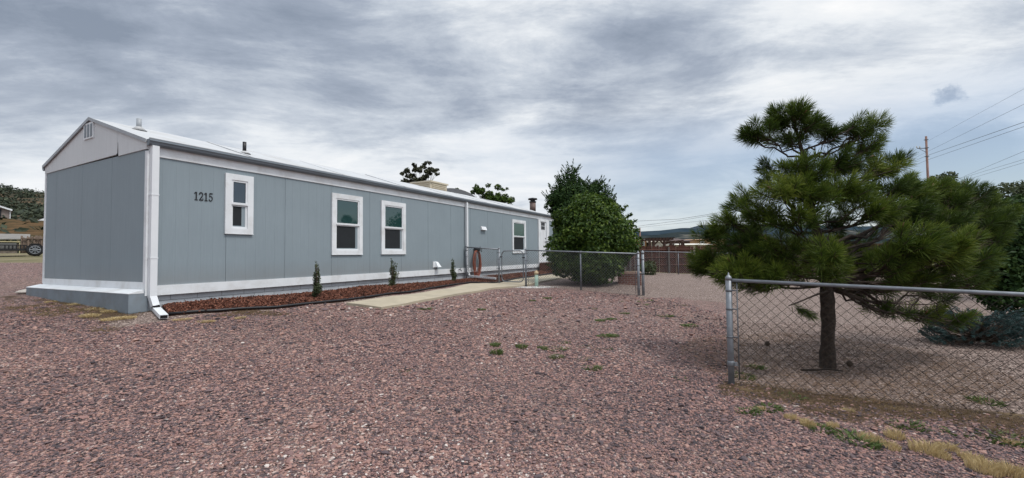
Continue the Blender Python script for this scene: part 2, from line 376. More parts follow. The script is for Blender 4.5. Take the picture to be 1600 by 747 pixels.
def fence_side(X, Y):       # signed distance outside the near chain-link fence, and distance along it
    dx, dy = X - P_R.x, Y - P_R.y
    return dx * (-HS.x) + dy * (-HS.y), dx * FDIR.x + dy * FDIR.y
def lattice(a, b, step):
    return np.arange(a, b + 1e-6, step)
gx = np.unique(np.concatenate([-np.geomspace(16, 6000, 26), lattice(-16, 13, .14), np.geomspace(13.2, 6000, 26)]))
gy = np.unique(np.concatenate([-np.geomspace(2, 3000, 16), lattice(-2, 27, .14), np.geomspace(27.2, 9000, 28)]))
GX, GY = np.meshgrid(gx, gy); GZ = terrain(GX, GY)
def vnoise(X, Y, sc, seed):
    r = np.random.default_rng(seed); T = r.random((256, 256)); x = X * sc; y = Y * sc
    xi = np.floor(x).astype(int); yi = np.floor(y).astype(int); fx = x - xi; fy = y - yi
    fx = fx * fx * (3 - 2 * fx); fy = fy * fy * (3 - 2 * fy)
    t = lambda a, b: T[a % 256, b % 256]
    return (t(xi, yi) * (1 - fx) + t(xi + 1, yi) * fx) * (1 - fy) + (t(xi, yi + 1) * (1 - fx) + t(xi + 1, yi + 1) * fx) * fy
near = (np.hypot(GX, GY) < 40)
GZ = GZ + near * ((vnoise(GX, GY, .8, 1) - .5) * .05 + (vnoise(GX, GY, 2.3, 2) - .5) * .018)
wob = lambda X, Y: ((vnoise(X, Y, 1.3, 5) - .5) * .5, (vnoise(X, Y, 1.3, 6) - .5) * .5)
def regions(X, Y):
    wx, wy = wob(X, Y); XX, YY = X + wx, Y + wy
    yard = inpoly(X + wx * .4, Y + wy * .4, yard_poly); far = inpoly(XX, YY, far_poly); strip = inpoly(XX, YY, tanstrip_poly); weedy = inpoly(XX, YY, weedy_poly)
    o, a = fence_side(X, Y)
    dirt = np.clip(1 - np.abs(o - .16) / (.46 + .2 * vnoise(X, Y, 1.1, 9)), 0, 1) * (a > -.12)
    dirt = np.maximum(dirt, weedy * np.clip(.05 + .85 * vnoise(X, Y, 2.6, 19), 0, .65))
    d2 = np.clip(1 - np.abs(o - .55) / .45, 0, 1) * (a > .4) * .8
    return yard, far, strip, np.maximum(dirt, d2 * (vnoise(X, Y, 3.0, 14) > .35))
yd, fr, st, di = regions(GX, GY)
ny, nx = GX.shape
idx = np.arange(nx * ny).reshape(ny, nx)
Q = np.stack([idx[:-1, :-1], idx[:-1, 1:], idx[1:, 1:], idx[1:, :-1]], -1).reshape(-1, 4)
PAL = [(0.0, (.042, .034, .038)), (.18, (.085, .066, .071)), (.40, (.160, .108, .107)), (.60, (.235, .135, .120)), (.84, (.35, .210, .172)), (.97, (.38, .285, .25)), (1.0, (.52, .46, .42))]
TAN = [(0.0, (.060, .045, .040)), (.28, (.142, .104, .089)), (.6, (.240, .177, .152)), (.85, (.345, .262, .225)), (1.0, (.52, .43, .38))]
def ground_mat():
    m, t, b = newmat('gravel_ground'); tc = N(t, 'ShaderNodeTexCoord').outputs['Object']
    nz = N(t, 'ShaderNodeTexNoise'); nz.inputs['Scale'].default_value = 18; nz.inputs['Detail'].default_value = 2; t.links.new(tc, nz.inputs['Vector'])
    wv = N(t, 'ShaderNodeVectorMath', operation='MULTIPLY_ADD'); t.links.new(nz.outputs['Color'], wv.inputs[0]); wv.inputs[1].default_value = (.03, .03, .0); t.links.new(tc, wv.inputs[2])
    fl = N(t, 'ShaderNodeVectorMath', operation='MULTIPLY'); t.links.new(wv.outputs[0], fl.inputs[0]); fl.inputs[1].default_value = (1, 1, 0)
    def vor(scale, out):
        v = N(t, 'ShaderNodeTexVoronoi'); v.inputs['Scale'].default_value = scale; t.links.new(fl.outputs[0], v.inputs['Vector']); return v.outputs[out]
    def pal(scale, P):
        s = N(t, 'ShaderNodeSeparateColor'); t.links.new(vor(scale, 'Color'), s.inputs[0]); return RAMP(t, s.outputs[0], P)
    at_ = lambda n: N(t, 'ShaderNodeAttribute', attribute_name=n).outputs['Fac']
    gap = RAMP(t, vor(38, 'Distance'), [(.45, 1.0), (.75, .35)])  # darkens between the stones: their shade put into the colour
    pur = MIX(t, 1.0, pal(38, PAL), gap, 'MULTIPLY')
    pur = MIX(t, RAMP(t, NOISE(t, tc, .35, 5, .6), [(.45, 0.0), (.70, .45)]), pur, MIX(t, .5, pal(52, TAN), (.13, .085, .06)))
    gap2 = RAMP(t, vor(60, 'Distance'), [(.45, 1.0), (.75, .4)])  # same painted shade between the finer tan stones
    tan = MIX(t, 1.0, pal(60, TAN), gap2, 'MULTIPLY')
    dirt = MIX(t, RAMP(t, NOISE(t, tc, 9, 8, .7), [(.35, 0.0), (.65, 1.0)]), (.036, .023, .015), (.10, .062, .037))
    dirt = MIX(t, RAMP(t, NOISE(t, tc, 2.5, 6, .65), [(.54, 0.0), (.70, .7)]), dirt, (.17, .12, .06))
    grass = MIX(t, RAMP(t, NOISE(t, tc, .5, 8, .65), [(.4, 0.0), (.6, 1.0)]), (.12, .11, .055), (.20, .165, .10))
    soft = MATH(t, 'MULTIPLY_ADD', NOISE(t, tc, 7, 5, .65), .9, -.45)
    def msk(n): return RAMP(t, MATH(t, 'ADD', at_(n), soft), [(.40, 0.0), (.60, 1.0)])
    c = MIX(t, msk('yard'), pur, tan); c = MIX(t, msk('strip'), c, tan); c = MIX(t, msk('dirt'), c, dirt); c = MIX(t, msk('far'), c, grass)
    t.links.new(c, b.inputs['Base Color']); b.inputs['Roughness'].default_value = .9; b.inputs['Specular IOR Level'].default_value = .2
    bn = N(t, 'ShaderNodeBump'); bn.inputs['Strength'].default_value = .8; bn.inputs['Distance'].default_value = .012
    hh = MATH(t, 'SUBTRACT', 1.0, vor(38, 'Distance')); t.links.new(hh, bn.inputs['Height']); t.links.new(bn.outputs[0], b.inputs['Normal'])
    return m
ground = mesh_np('ground', np.stack([GX, GY, GZ], -1).reshape(-1, 3), Q, ground_mat(), smooth=True)
tag(ground, kind='structure')
for nm, ar in (('yard', yd), ('far', fr), ('strip', st), ('dirt', di)):
    a = ground.data.attributes.new(nm, 'FLOAT', 'POINT'); a.data.foreach_set('value', ar.astype(np.float32).ravel())
def ground_z(X, Y):          # height of the built sheet, bumps included
    return terrain(X, Y) + (vnoise(X, Y, .8, 1) - .5) * .05 + (vnoise(X, Y, 2.3, 2) - .5) * .018
def gzz(x, y): return float(ground_z(np.array([x]), np.array([y]))[0])

# loose stones: real crushed rock near the camera
ICO = np.array([(0,.526,.851),(0,-.526,.851),(0,.526,-.851),(0,-.526,-.851),(.526,.851,0),(-.526,.851,0),(.526,-.851,0),(-.526,-.851,0),(.851,0,.526),(-.851,0,.526),(.851,0,-.526),(-.851,0,-.526)])
ICF = np.array([(0,1,8),(0,9,1),(0,8,4),(0,4,5),(0,5,9),(1,7,6),(1,6,8),(1,9,7),(2,3,11),(2,10,3),(2,5,4),(2,4,10),(2,11,5),(3,6,7),(3,10,6),(3,7,11),(4,8,10),(5,11,9),(6,10,8),(7,9,11)])
def stones(name, X, Y, size, m, tint):
    n = len(X); Z = ground_z(X, Y)
    J = ICO[None] * (1 + rng.uniform(-.32, .32, (n, 12, 1)))
    J = J * (size[:, None, None] * np.stack([rng.uniform(.7, 1.35, n), rng.uniform(.6, 1.0, n), rng.uniform(.30, .58, n)], -1)[:, None])
    a = rng.uniform(0, 6.283, n); ca, sa = np.cos(a), np.sin(a); tl = rng.normal(0, .35, n); ct, s_t = np.cos(tl), np.sin(tl)
    y1 = J[..., 1] * ct[:, None] - J[..., 2] * s_t[:, None]; z1 = J[..., 1] * s_t[:, None] + J[..., 2] * ct[:, None]; x1 = J[..., 0]
    V = np.stack([x1 * ca[:, None] - y1 * sa[:, None] + X[:, None], x1 * sa[:, None] + y1 * ca[:, None] + Y[:, None], z1 + (Z + size * rng.uniform(.0, .45, n))[:, None]], -1)
    Fc = (ICF[None] + (np.arange(n) * 12)[:, None, None]).reshape(-1, 3)
    return mesh_np(name, V.reshape(-1, 3), Fc, m, tint=np.repeat(tint, 12))
def scatter(x0, x1, y0, y1, dens):
    n = int((x1 - x0) * (y1 - y0) * dens); return rng.uniform(x0, x1, n), rng.uniform(y0, y1, n)
XS, YS, SS = [], [], []
for (x0, x1, y0, y1, d, sz) in ((-6.5, 4.5, 1.6, 3.6, 5000, .0070), (-8, 4.5, 3.6, 5.6, 3100, .0080), (-8.5, 4.5, 5.6, 8.2, 1400, .0100), (-9, 4.5, 8.2, 13.0, 330, .0155)):
    x, y = scatter(x0, x1, y0, y1, d); XS.append(x); YS.append(y); SS.append(sz * rng.lognormal(0, .42, len(x)))
X, Y, S = map(np.concatenate, (XS, YS, SS))
yd_, fr_, st_, di_ = regions(X, Y)
dx, dy = X - HX, Y - HY; sL = dx * HS.x + dy * HS.y; tL = dx * HT.x + dy * HT.y
keep = (~yd_) & (~st_) & (rng.random(len(X)) > di_ * .93) & ~((sL > -.35) & (tL > -1.0))
# leave the worn patches to the ground below
wear = vnoise(X, Y, .45, 31); keep &= rng.random(len(X)) > np.clip((wear - .55) * 2.8, 0, .72)
keep &= ~((sL > 3.6) & (tL > -2.45))
X, Y, S = X[keep], Y[keep], S[keep]
mt['stone'] = tintmat('crushed_purple_rock', PAL, .85)
tn = np.clip(rng.beta(1.6, 1.6, len(X)) + (vnoise(X, Y, .7, 40) - .5) * .26 + (vnoise(X, Y, .22, 42) - .5) * .22, 0, 1)
tag(stones('driveway_gravel', X, Y, S, mt['stone'], tn), 'loose purple and pink crushed gravel over the driveway', 'gravel', kind='stuff')
x, y = scatter(1.5, 9.5, 3.0, 9.0, 760); yd_, fr_, st_, di_ = regions(x, y); k = yd_ & (rng.random(len(x)) > di_ * .9); x, y = x[k], y[k]
mt['stone_tan'] = tintmat('tan_yard_rock', TAN, .85)
tag(stones('yard_gravel', x, y, .0095 * rng.lognormal(0, .35, len(x)), mt['stone_tan'], rng.beta(1.7, 1.7, len(x))), 'fine tan gravel covering the yard behind the chain link fence', 'gravel', kind='stuff')
# ------------------------------------------------------------------ mobile home  (local x along the front, y into the house)
H0 = gz(HX, HY) - .05; HL, HW = 17.75, 4.27
ZT, ZB, ZW, ZG, ZS, ZE = 3.214, 1.047, .887, 3.476, 3.318, 1.11
home = thing('mobile_home', 'long blue grey single storey mobile home with white trim and low white roof', 'mobile home', (HX, HY, H0), HROT)
OFF = (0, 0, H0)
def hb(mb, name, m, parent=None): return mb.build(name, m, parent or home, OFF)
ZR = on_end(143.5, 182.5, -.05)[1]                     # ridge
ZEV = (on_end(73, 261, -.05)[1] + on_wall(231, 212.5, -.03)[1]) / 2                       # eave
hb(MB().box(.03, HL, .03, HW - .03, ZW + .04, 3.30), 'wall_core', mt['dark'])
# front wall: plywood siding sheets with open joints
w = MB(); s = .10; k = 0; s_first = on_wall(353, 395)[0]
while s < HL - .05:
    e = min(s + 1.2192 if k else s_first, HL - .05); w.box(s, e - .006, 0, .028, ZB - .05, ZT + .06); s = e; k += 1
hb(w, 'front_wall', mt['siding'])
w = MB(); t_ = .05
while t_ < HW - .05:
    e = min(t_ + 1.2192, HW - .05); w.box(-.012, .026, t_, e - .006, ZE - .05, ZS); t_ = e
hb(w, 'end_wall', mt['siding'])
hb(MB().box(.05, HL, HW - .028, HW, ZB - .05, ZT + .06).box(HL - .026, HL + .004, .05, HW - .05, ZB - .05, ZT + .06), 'rear_wall', mt['siding'])
# gable ends
def gable(x0, x1, nm, cut):
    zr, ze = ZR - .034, ZEV - .034
    g = MB()
    if cut:
        c = 1.02                                     # joint of the two gable sheets, with the split beside it
        zc = ze + (zr - ze) * c / (HW / 2)
        g.prism([(x1, .0, ZS + .004), (x1, c - .004, ZS - .004), (x1, c - .004, zc), (x1, .0, ze)], (x0 - x1, 0, 0))
        g.prism([(x1, c + .004, ZS + .03), (x1, HW, ZS - .01), (x1, HW, ze), (x1, HW / 2, zr), (x1, c + .004, zc)], (x0 - x1, 0, 0))
    else: g.prism([(x1, 0, ZS - .06), (x1, HW, ZS - .06), (x1, HW, ze), (x1, HW / 2, zr), (x1, 0, ze)], (x0 - x1, 0, 0))
    return hb(g, nm, mt['gable'])
hb(MB().prism([(-.034, .99, ZS - .012), (-.034, 1.07, ZS + .022), (-.034, 1.018, ZS + .05), (-.034, 1.012, ZS + .24)][::-1], (.0035, 0, 0)), 'split_board_gap', mt['dark'])
gable(-.030, .006, 'gable', True); gable(HL, HL + .03, 'gable', False)
hb(MB().box(.03, .10, .02, HW - .02, ZS - .12, ZEV - .06), 'gable_backing', mt['dark'])
# trims
tr = MB()
tr.box(-.026, .0, -.026, .052, ZW, ZS - .03); tr.box(.0, .105, -.026, .0, ZW, ZT + .02)              # near corner boards
hb(tr, 'corner_trim', mt['white']); hb(MB().box(-.022, .0, HW - .055, HW + .02, ZE - .1, ZS - .012), 'corner_trim', mt['white'])
hb(MB().box(.106, HL, -.022, .0, ZB - .165, ZB), 'base_trim', mt['white'])
hb(MB().box(.0, HL, -.020, .0, ZT, ZG - .06), 'frieze_board', mt['white'])
hb(MB().hull8([(-.04, .053, ZE - .28), (-.0, .053, ZE - .28), (-.0, HW - .056, ZE - .28), (-.04, HW - .056, ZE - .28)],
              [(-.030, .053, ZE), (-.0, .053, ZE), (-.0, HW - .056, ZE), (-.030, HW - .056, ZE)]), 'end_base_trim', mt['white'])
# footing step under the end wall, white topped
zst = on_end(130, 455.4, -.24)[1]
st_ = hb(MB().box(-.24, .02, -.02, HW + .06, zst - .30, zst).box(-.235, .02, -.015, HW + .055, H0 - .6, zst - .303), 'footing_step', mt['step_grey'])
hb(MB().hull8([(-.245, -.024, zst + .002), (-.04, -.024, zst + .002), (-.04, HW + .064, zst + .002), (-.245, HW + .064, zst + .002)],
              [(-.245, -.024, zst + .012), (-.04, -.024, zst + .06), (-.04, HW + .064, zst + .06), (-.245, HW + .064, zst + .012)]), 'step_cap', mt['white'], st_)
hb(MB().box(.02, HL, .045, .15, H0 - .7, ZW + .03), 'skirting', mt['skirt'])
# roof
ov = .03; sl = (ZR - ZEV) / (HW / 2)
def rz(t): return ZR - abs(t - HW / 2) * sl
rf = MB()
e0_, e1_ = -ov, HW + ov; m_ = HW / 2
segs = 14; xs_ = [-.045 + (HL + .12) * i / segs for i in range(segs + 1)]
def slab(t0, t1, th):
    vs, fs = [], []
    for i, x in enumerate(xs_):
        sag = 0.012 * math.sin(i * 2.1)
        for z_ in (0, -th):
            vs += [(x, t0, rz(t0) + z_ + sag * .4), (x, t1, rz(t1) + z_ + sag)]
    for i in range(segs):
        a, b = i * 4, (i + 1) * 4
        fs += [(a, b, b+1, a+1), (a+3, b+3, b+2, a+2), (a, a+2, b+2, b), (a+1, b+1, b+3, a+3)]
    fs += [(0, 1, 3, 2), (segs*4, segs*4+2, segs*4+3, segs*4+1)]
    rf.add(vs, fs)
slab(e0_, m_, .03); slab(m_, e1_, .03)
roof = hb(rf, 'roof', mt['roof'])
for i in range(7):      # membrane seams
    x = 2.0 + i * 2.4
    hb(MB().hull8([(x, e0_ + .02, rz(e0_ + .02) + .0), (x + .10, e0_ + .02, rz(e0_ + .02) + .0), (x + .10, m_, rz(m_)), (x, m_, rz(m_))],
                  [(x, e0_ + .02, rz(e0_ + .02) + .012), (x + .10, e0_ + .02, rz(e0_ + .02) + .012), (x + .10, m_, rz(m_) + .012), (x, m_, rz(m_) + .012)]), 'membrane_seam', mt['roof'], roof)
ee = MB()
for a, b in ((e0_, m_), (m_, e1_)):
    ee.hull8([(-.065, a, rz(a) - .05), (-.046, a, rz(a) - .05), (-.046, b, rz(b) - .05), (-.065, b, rz(b) - .05)],
             [(-.065, a, rz(a) + .010), (-.046, a, rz(a) + .010), (-.046, b, rz(b) + .010), (-.065, b, rz(b) + .010)])
hb(ee, 'rake_edge', mt['eave_edge'], roof)
# gutters
def gutter(y0, sgn, nm):
    zt = ZG; prof = [(0, zt), (-.11, zt), (-.115, zt - .03), (-.10, zt - .04), (-.09, zt - .075), (-.06, zt - .10), (0, zt - .10)]
    g = MB().prism([(-.04, y0 + sgn * y, z) for y, z in (prof[::-1] if sgn > 0 else prof)], (HL + .14, 0, 0))
    o = hb(g, nm, mt['gutter'])
    hb(MB().box(-.042, HL + .102, y0 - sgn * .085, y0 - sgn * .112, zt + .003, zt + .016), 'gutter_lip', mt['eave_edge'], o)
    return o
gutter(-.024, 1, 'gutter'); gutter(HW + .02, -1, 'gutter')
# downspouts
def bend_box(mb, pts, wx, wy):
    for a, b in zip(pts[:-1], pts[1:]):
        a, b = Vector(a), Vector(b); d = (b - a).normalized(); side = Vector((1, 0, 0)); up = d.cross(side).normalized()
        if abs(d.x) > .8: side = Vector((0, 0, 1)); up = d.cross(side).normalized()
        side = up.cross(d).normalized()
        c = lambda p: [p + side*wx/2 + up*wy/2, p - side*wx/2 + up*wy/2, p - side*wx/2 - up*wy/2, p + side*wx/2 - up*wy/2]
        mb.hull8(c(a), c(b))
dsp = MB(); zb_ = .86
bend_box(dsp, [(.055, -.075, ZG - .10), (.055, -.075, zb_)], .10, .085)
dsp.box(-.002, .112, -.122, -.028, 2.55, 2.565).box(-.002, .112, -.122, -.028, 1.50, 1.515)
bend_box(dsp, [(.055, -.075, zb_ + .02), (.075, -.13, zb_ - .14)], .098, .083)
ds1 = hb(dsp, 'downspout', mt['downspout'])
_e = on_ground(256, 501); _el = _e - Vector((HX, HY, 0)); ex, ey = _el.dot(HS), _el.dot(HT)
sp_ = MB(); bend_box(sp_, [(.085, -.15, zb_ - .19), (ex, ey, _e.z + .06)], .105, .06); hb(sp_, 'spout_extension', mt['downspout'], ds1)
sp_ = MB(); bend_box(sp_, [(.078, -.135, zb_ - .135), (.084, -.148, zb_ - .187)], .088, .07); hb(sp_, 'spout_gap', mt['dark'], ds1); sp_ = MB()
d_ = (Vector((ex, ey, _e.z + .06)) - Vector((.085, -.15, zb_ - .19))).normalized(); q = Vector((ex, ey, _e.z + .06))
bend_box(sp_, [q + d_ * .002, q + d_ * .006], .09, .045); hb(sp_, 'dark_opening', mt['dark'], ds1)
s2, _ = on_wall(727, 380); gzb = gz(*home_pt(s2, -.2).xy)
dsp = MB(); bend_box(dsp, [(s2, -.07, ZG - .10), (s2, -.07, gzb + .32)], .09, .07); bend_box(dsp, [(s2, -.07, gzb + .33), (s2 + .06, -.12, gzb + .15)], .085, .07)
bend_box(dsp, [(s2 + .05, -.13, gzb + .16), (s2 + .15, -1.15, gzb + .085)], .085, .06); hb(dsp, 'downspout', mt['downspout'])
# windows
def window(px0, px1, pt, pb, pane, nm='window'):
    s0, _ = on_wall(px0, 380); s1, _ = on_wall(px1, 380); sc = (px0 + px1) / 2
    z1 = on_wall(sc, pt)[1]; z0 = on_wall(sc, pb)[1]; tw = .115
    f = MB(); a, b = -.034, .012
    f.box(s0, s1, a, b, z1 - tw, z1); f.box(s0, s1, a, b, z0, z0 + tw * .95)
    f.box(s0, s0 + tw, a, b, z0 + tw * .95, z1 - tw); f.box(s1 - tw, s1, a, b, z0 + tw * .95, z1 - tw)
    w_ = hb(f, nm, mt['white'])
    x0, x1, y0, y1 = s0 + tw, s1 - tw, z0 + tw * .95, z1 - tw; zm = (y0 + y1) / 2 + .01; v = .035
    fr_ = MB()
    for (za, zb2, dep) in ((zm - .012, y1, -.022), (y0, zm - .014, -.010)):
        fr_.box(x0, x1, dep, dep + .03, zb2 - v, zb2); fr_.box(x0, x1, dep, dep + .03, za, za + v)
        fr_.box(x0, x0 + v, dep, dep + .03, za + v, zb2 - v); fr_.box(x1 - v, x1, dep, dep + .03, za + v, zb2 - v)
    fr_.box(x0 - .004, x1 + .004, -.038, -.023, zm - .022, zm + .022)
    hb(fr_, 'sash', mt['downspout'], w_)
    hb(MB().box(x0 + v, x1 - v, -.005, -.001, zm + v - .012, y1 - v), 'upper_pane', pane, w_)
    hb(MB().box(x0 + v, x1 - v, .007, .011, y0 + v, zm - v), 'lower_pane', mt['glass'], w_)
    hb(MB().box(x0 + v, x1 - v - .07, -.002, .0, y0 + v + .02, zm - v), 'insect_screen', mt['screen'], w_)
    hb(MB().box(s0 - .006, s1 + .006, -.038, -.0345, z0 - .004, z0 + .012), 'sill_drip', mt['white'], w_)
    return w_
g_blue, g_teal, g_green = glass('blue_reflection_glass', (.010, .022, .040)), glass('teal_reflection_glass', (.014, .045, .045)), glass('green_blind_glass', (.010, .050, .036), .12)  # blue and teal panes carry the reflected sky as base colour
window(350, 394, 273.2, 365.8, g_blue); window(517.5, 565.4, 304.5, 398, g_teal); window(595, 633, 315.6, 397.2, g_teal); window(800, 821, 344, 395.6, g_green)
# door in its white surround
sd0, _ = on_wall(840.5, 380); sd1, _ = on_wall(857, 380); dd0, _ = on_wall(843.3, 380); dd1, _ = on_wall(853, 380)
zd0, zd1 = on_wall(848, 408)[1], on_wall(848, 346.5)[1]
f = MB().box(sd0, dd0, -.05, -.001, ZW, ZT + .01).box(dd1, sd1, -.05, -.001, ZW, ZT + .01).box(dd0, dd1, -.05, -.001, zd1, ZT + .01).box(dd0, dd1, -.05, -.001, ZW, zd0)
hb(f, 'door_surround', mt['white'])
dr = hb(MB().box(dd0 + .01, dd1 - .01, -.014, -.002, zd0 + .005, zd1 - .005), 'door', mt['white'])
dw = dd1 - dd0; pn = MB()
for c in range(2):
    for (za, zb2) in ((.12, .42), (.47, .70)):
        x0 = dd0 + dw * (.12 + .42 * c); pn.box(x0, x0 + dw * .34, -.020, -.0145, zd0 + za * 2.03, zd0 + zb2 * 2.03)
hb(pn, 'door_panels', mt['downspout'], dr)
for c in range(2):
    for r in range(2):
        x0 = dd0 + dw * (.22 + .30 * c); z0 = zd0 + 2.03 * (.765 + .095 * r)
        hb(MB().box(x0, x0 + dw * .26, -.020, -.0145, z0, z0 + .165), 'door_light', mt['screen'], dr)
hb(MB().tube([(dd1 - .13, -.016, zd0 + .95), (dd1 - .13, -.075, zd0 + .95)], [.028, .034], 8), 'door_knob', mt['black'], dr)
hb(MB().tube([(dd1 - .13, -.016, zd0 + 1.12), (dd1 - .13, -.045, zd0 + 1.12)], .032, 8), 'deadbolt', mt['black'], dr)
# house number 1215 in slab lettering
def digit(mb, ch, x, z, h):
    w_ = h * .47; st = h * .125; th = h * .10; y0, y1 = -.010, -.002
    def bar(x0, x1, z0, z1): mb.box(x + x0 * w_, x + x1 * w_, y0, y1, z + z0 * h, z + z1 * h)
    def stroke(pts, r0, r1):
        P = [Vector((x + p[0] * w_, 0, z + p[1] * h)) for p in pts]; L, Rr = [], []
        for i, p in enumerate(P):
            d = (P[min(i+1, len(P)-1)] - P[max(i-1, 0)]).normalized(); nn = Vector((-d.z, 0, d.x)); u = i / (len(P) - 1); r = (r0 + (r1 - r0) * u) * .5
            L.append(p + nn * r); Rr.append(p - nn * r)
        for i in range(len(P) - 1):
            lo = [L[i], L[i+1], Rr[i+1], Rr[i]]
            mb.hull8([Vector((p.x, y0, p.z)) for p in lo], [Vector((p.x, y1, p.z)) for p in lo])
    if ch == '1':
        bar(.38, .64, .06, .98); bar(.16, .88, 0, .08); stroke([(.10, .78), (.36, .93)], st * .8, st * .6)
    if ch == '2':
        stroke([(.12, .70), (.16, .86), (.34, .95), (.58, .95), (.80, .84), (.84, .68), (.72, .50), (.46, .32), (.18, .12)], st * .9, st * .7)
        bar(.05, .95, 0, .13); bar(.84, .98, .12, .27)
    if ch == '5':
        bar(.16, .90, .87, 1.0); bar(.14, .26, .50, .88)
        stroke([(.18, .54), (.38, .62), (.62, .60), (.82, .46), (.84, .28), (.70, .10), (.46, .04), (.22, .07), (.08, .22)], st * .6, st * .9)
n0, _ = on_wall(302, 307); n1, _ = on_wall(332.5, 307); nz = on_wall(317, 313.6)[1]; nh = on_wall(317, 300.6)[1] - nz
nb = MB(); stp = (n1 - n0) / 4
for i, ch in enumerate('1215'): digit(nb, ch, n0 + stp * i + .01, nz, nh)
hb(nb, 'house_number', mt['black'])
# gable louvre vent
tv, zv = on_end(143.2, 205.5); gv = MB().box(-.052, -.031, tv - .20, tv + .20, zv - .15, zv + .15)
gvo = hb(gv, 'gable_vent', mt['white'])
for i in range(3):
    hb(MB().hull8([(-.060, tv - .17 + i * .125, zv - .12), (-.0525, tv - .17 + i * .125, zv - .12), (-.0525, tv - .085 + i * .125, zv - .12), (-.054, tv - .085 + i * .125, zv - .12)],
                  [(-.060, tv - .17 + i * .125, zv + .12), (-.0525, tv - .17 + i * .125, zv + .12), (-.0525, tv - .085 + i * .125, zv + .12), (-.054, tv - .085 + i * .125, zv + .12)]), 'vent_louvre', mt['gutter'], gvo)
# wall fittings
sv, zv = on_wall(680, 413.5)
hb(MB().box(sv - .13, sv + .05, -.02, .0, zv - .09, zv + .10).hull8([(sv - .06, -.16, zv - .08), (sv + .12, -.16, zv - .08), (sv + .12, -.021, zv - .08), (sv - .06, -.021, zv - .08)],
   [(sv - .03, -.06, zv + .07), (sv + .09, -.06, zv + .07), (sv + .09, -.021, zv + .09), (sv - .03, -.021, zv + .09)]), 'dryer_vent_hood', mt['white'])
sv, zv = on_wall(754.5, 357)
hb(MB().hull8([(sv - .17, -.09, zv - .06), (sv + .17, -.09, zv - .06), (sv + .17, -.001, zv - .07), (sv - .17, -.001, zv - .07)],
   [(sv - .17, -.03, zv + .07), (sv + .17, -.03, zv + .07), (sv + .17, -.001, zv + .07), (sv - .17, -.001, zv + .07)]), 'wall_vent_hood', mt['white'])
sv, zv = on_wall(716, 421)
hb(MB().tube([(sv, -.02, zv), (sv, -.10, zv), (sv, -.13, zv - .06)], .018, 6).tube([(sv - .03, -.10, zv + .05), (sv + .03, -.10, zv + .05)], .012, 6).tube([(sv, -.10, zv), (sv, -.10, zv + .05)], .009, 6), 'outdoor_tap', mt['galv_dull'])
# roof pipes and flue
def roofpoint(px, py_base, t):
    """the spot on the roof slope at depth-into-house t seen at column px"""
    s_, z_ = on_wall(px, py_base, t); return s_, rz(t)
s_, z_ = roofpoint(217, 200, 1.55); hb(MB().lathe([(.14, -.02), (.06, .05), (.058, .06)], (s_, 1.55, z_), 12), 'pipe_boot', mt['roof'], roof)
hb(MB().lathe([(.042, 0), (.042, .22)], (s_, 1.55, z_), 12), 'vent_pipe', mt['eave_edge'], roof)
s_, z_ = roofpoint(382, 232, 1.1); hb(MB().lathe([(.13, -.02), (.055, .04)], (s_, 1.1, z_), 12), 'pipe_boot', mt['roof'], roof)
hb(MB().lathe([(.038, 0), (.038, .25)], (s_, 1.1, z_), 12), 'vent_pipe', mt['black'], roof)
s_, z_ = roofpoint(832.5, 328, 1.5)
ch = hb(MB().lathe([(.17, -.1), (.17, .42)], (s_, 1.5, z_), 14), 'flue', mat('brown_flue', (.16, .11, .095), .6, .2, 8), roof)
hb(MB().lathe([(.20, .42), (.20, .47), (.14, .475), (.14, .56), (.26, .565), (.25, .64), (.05, .68)], (s_, 1.5, z_), 14), 'flue_cap', mt['black'], ch)

# evaporative cooler behind the ridge
cx_, cz_ = on_wall(671, 290, 2.7)[0], rz(2.7)
ztop = on_wall(671, 286.5, 2.7)[1]
cl = thing('rooftop_cooler', 'tan boxy evaporative cooler sitting on the white roof of the mobile home', 'cooler', home_pt(cx_, 2.7, rz(2.7) - .15), HROT)
ctop = max(.55, ztop - (rz(2.7) - .15))
MBc = MB().box(-.55, .55, -.48, .48, .0, ctop - .06); MBc.build('body', mt['tan_metal'], cl)
MB().box(-.60, .60, -.53, .53, ctop - .06, ctop).build('lid', mt['tan_metal'], cl)
lv = MB()
for sx in (-1, 1):
    for i in range(6): lv.box(sx * .551, sx * .575, -.40, .40, ctop * .25 + i * .07, ctop * .25 + i * .07 + .03)
for i in range(6): lv.box(-.46, .46, -.481, -.505, ctop * .25 + i * .07, ctop * .25 + i * .07 + .03)
lv.build('louvres', mt['tan_metal'], cl)

# porch step at the door
pp = thing('porch_step', 'low reddish brown wooden porch step below the white door', 'porch', home_pt((sd0 + sd1) / 2 + .2, -.1, gz(*home_pt((sd0 + sd1) / 2, -.8).xy)), HROT)
zt_ = zd0 - pp.location.z - .06; k = MB()
for i in range(9): k.box(-1.0, 1.3, -1.25 + i * .138, -1.25 + i * .138 + .128, zt_ - .035, zt_)
k.build('deck_boards', mt['porch'], pp)
MB().box(-.98, 1.28, -1.22, -1.18, -.05, zt_ - .038).box(-.98, -.94, -1.178, -.02, -.05, zt_ - .038).box(1.24, 1.28, -1.178, -.02, -.05, zt_ - .038).build('skirt_boards', mt['porch'], pp)
MB().box(-1.0, 1.3, -1.6, -1.26, -.05, zt_ * .5).build('lower_step', mt['porch'], pp)

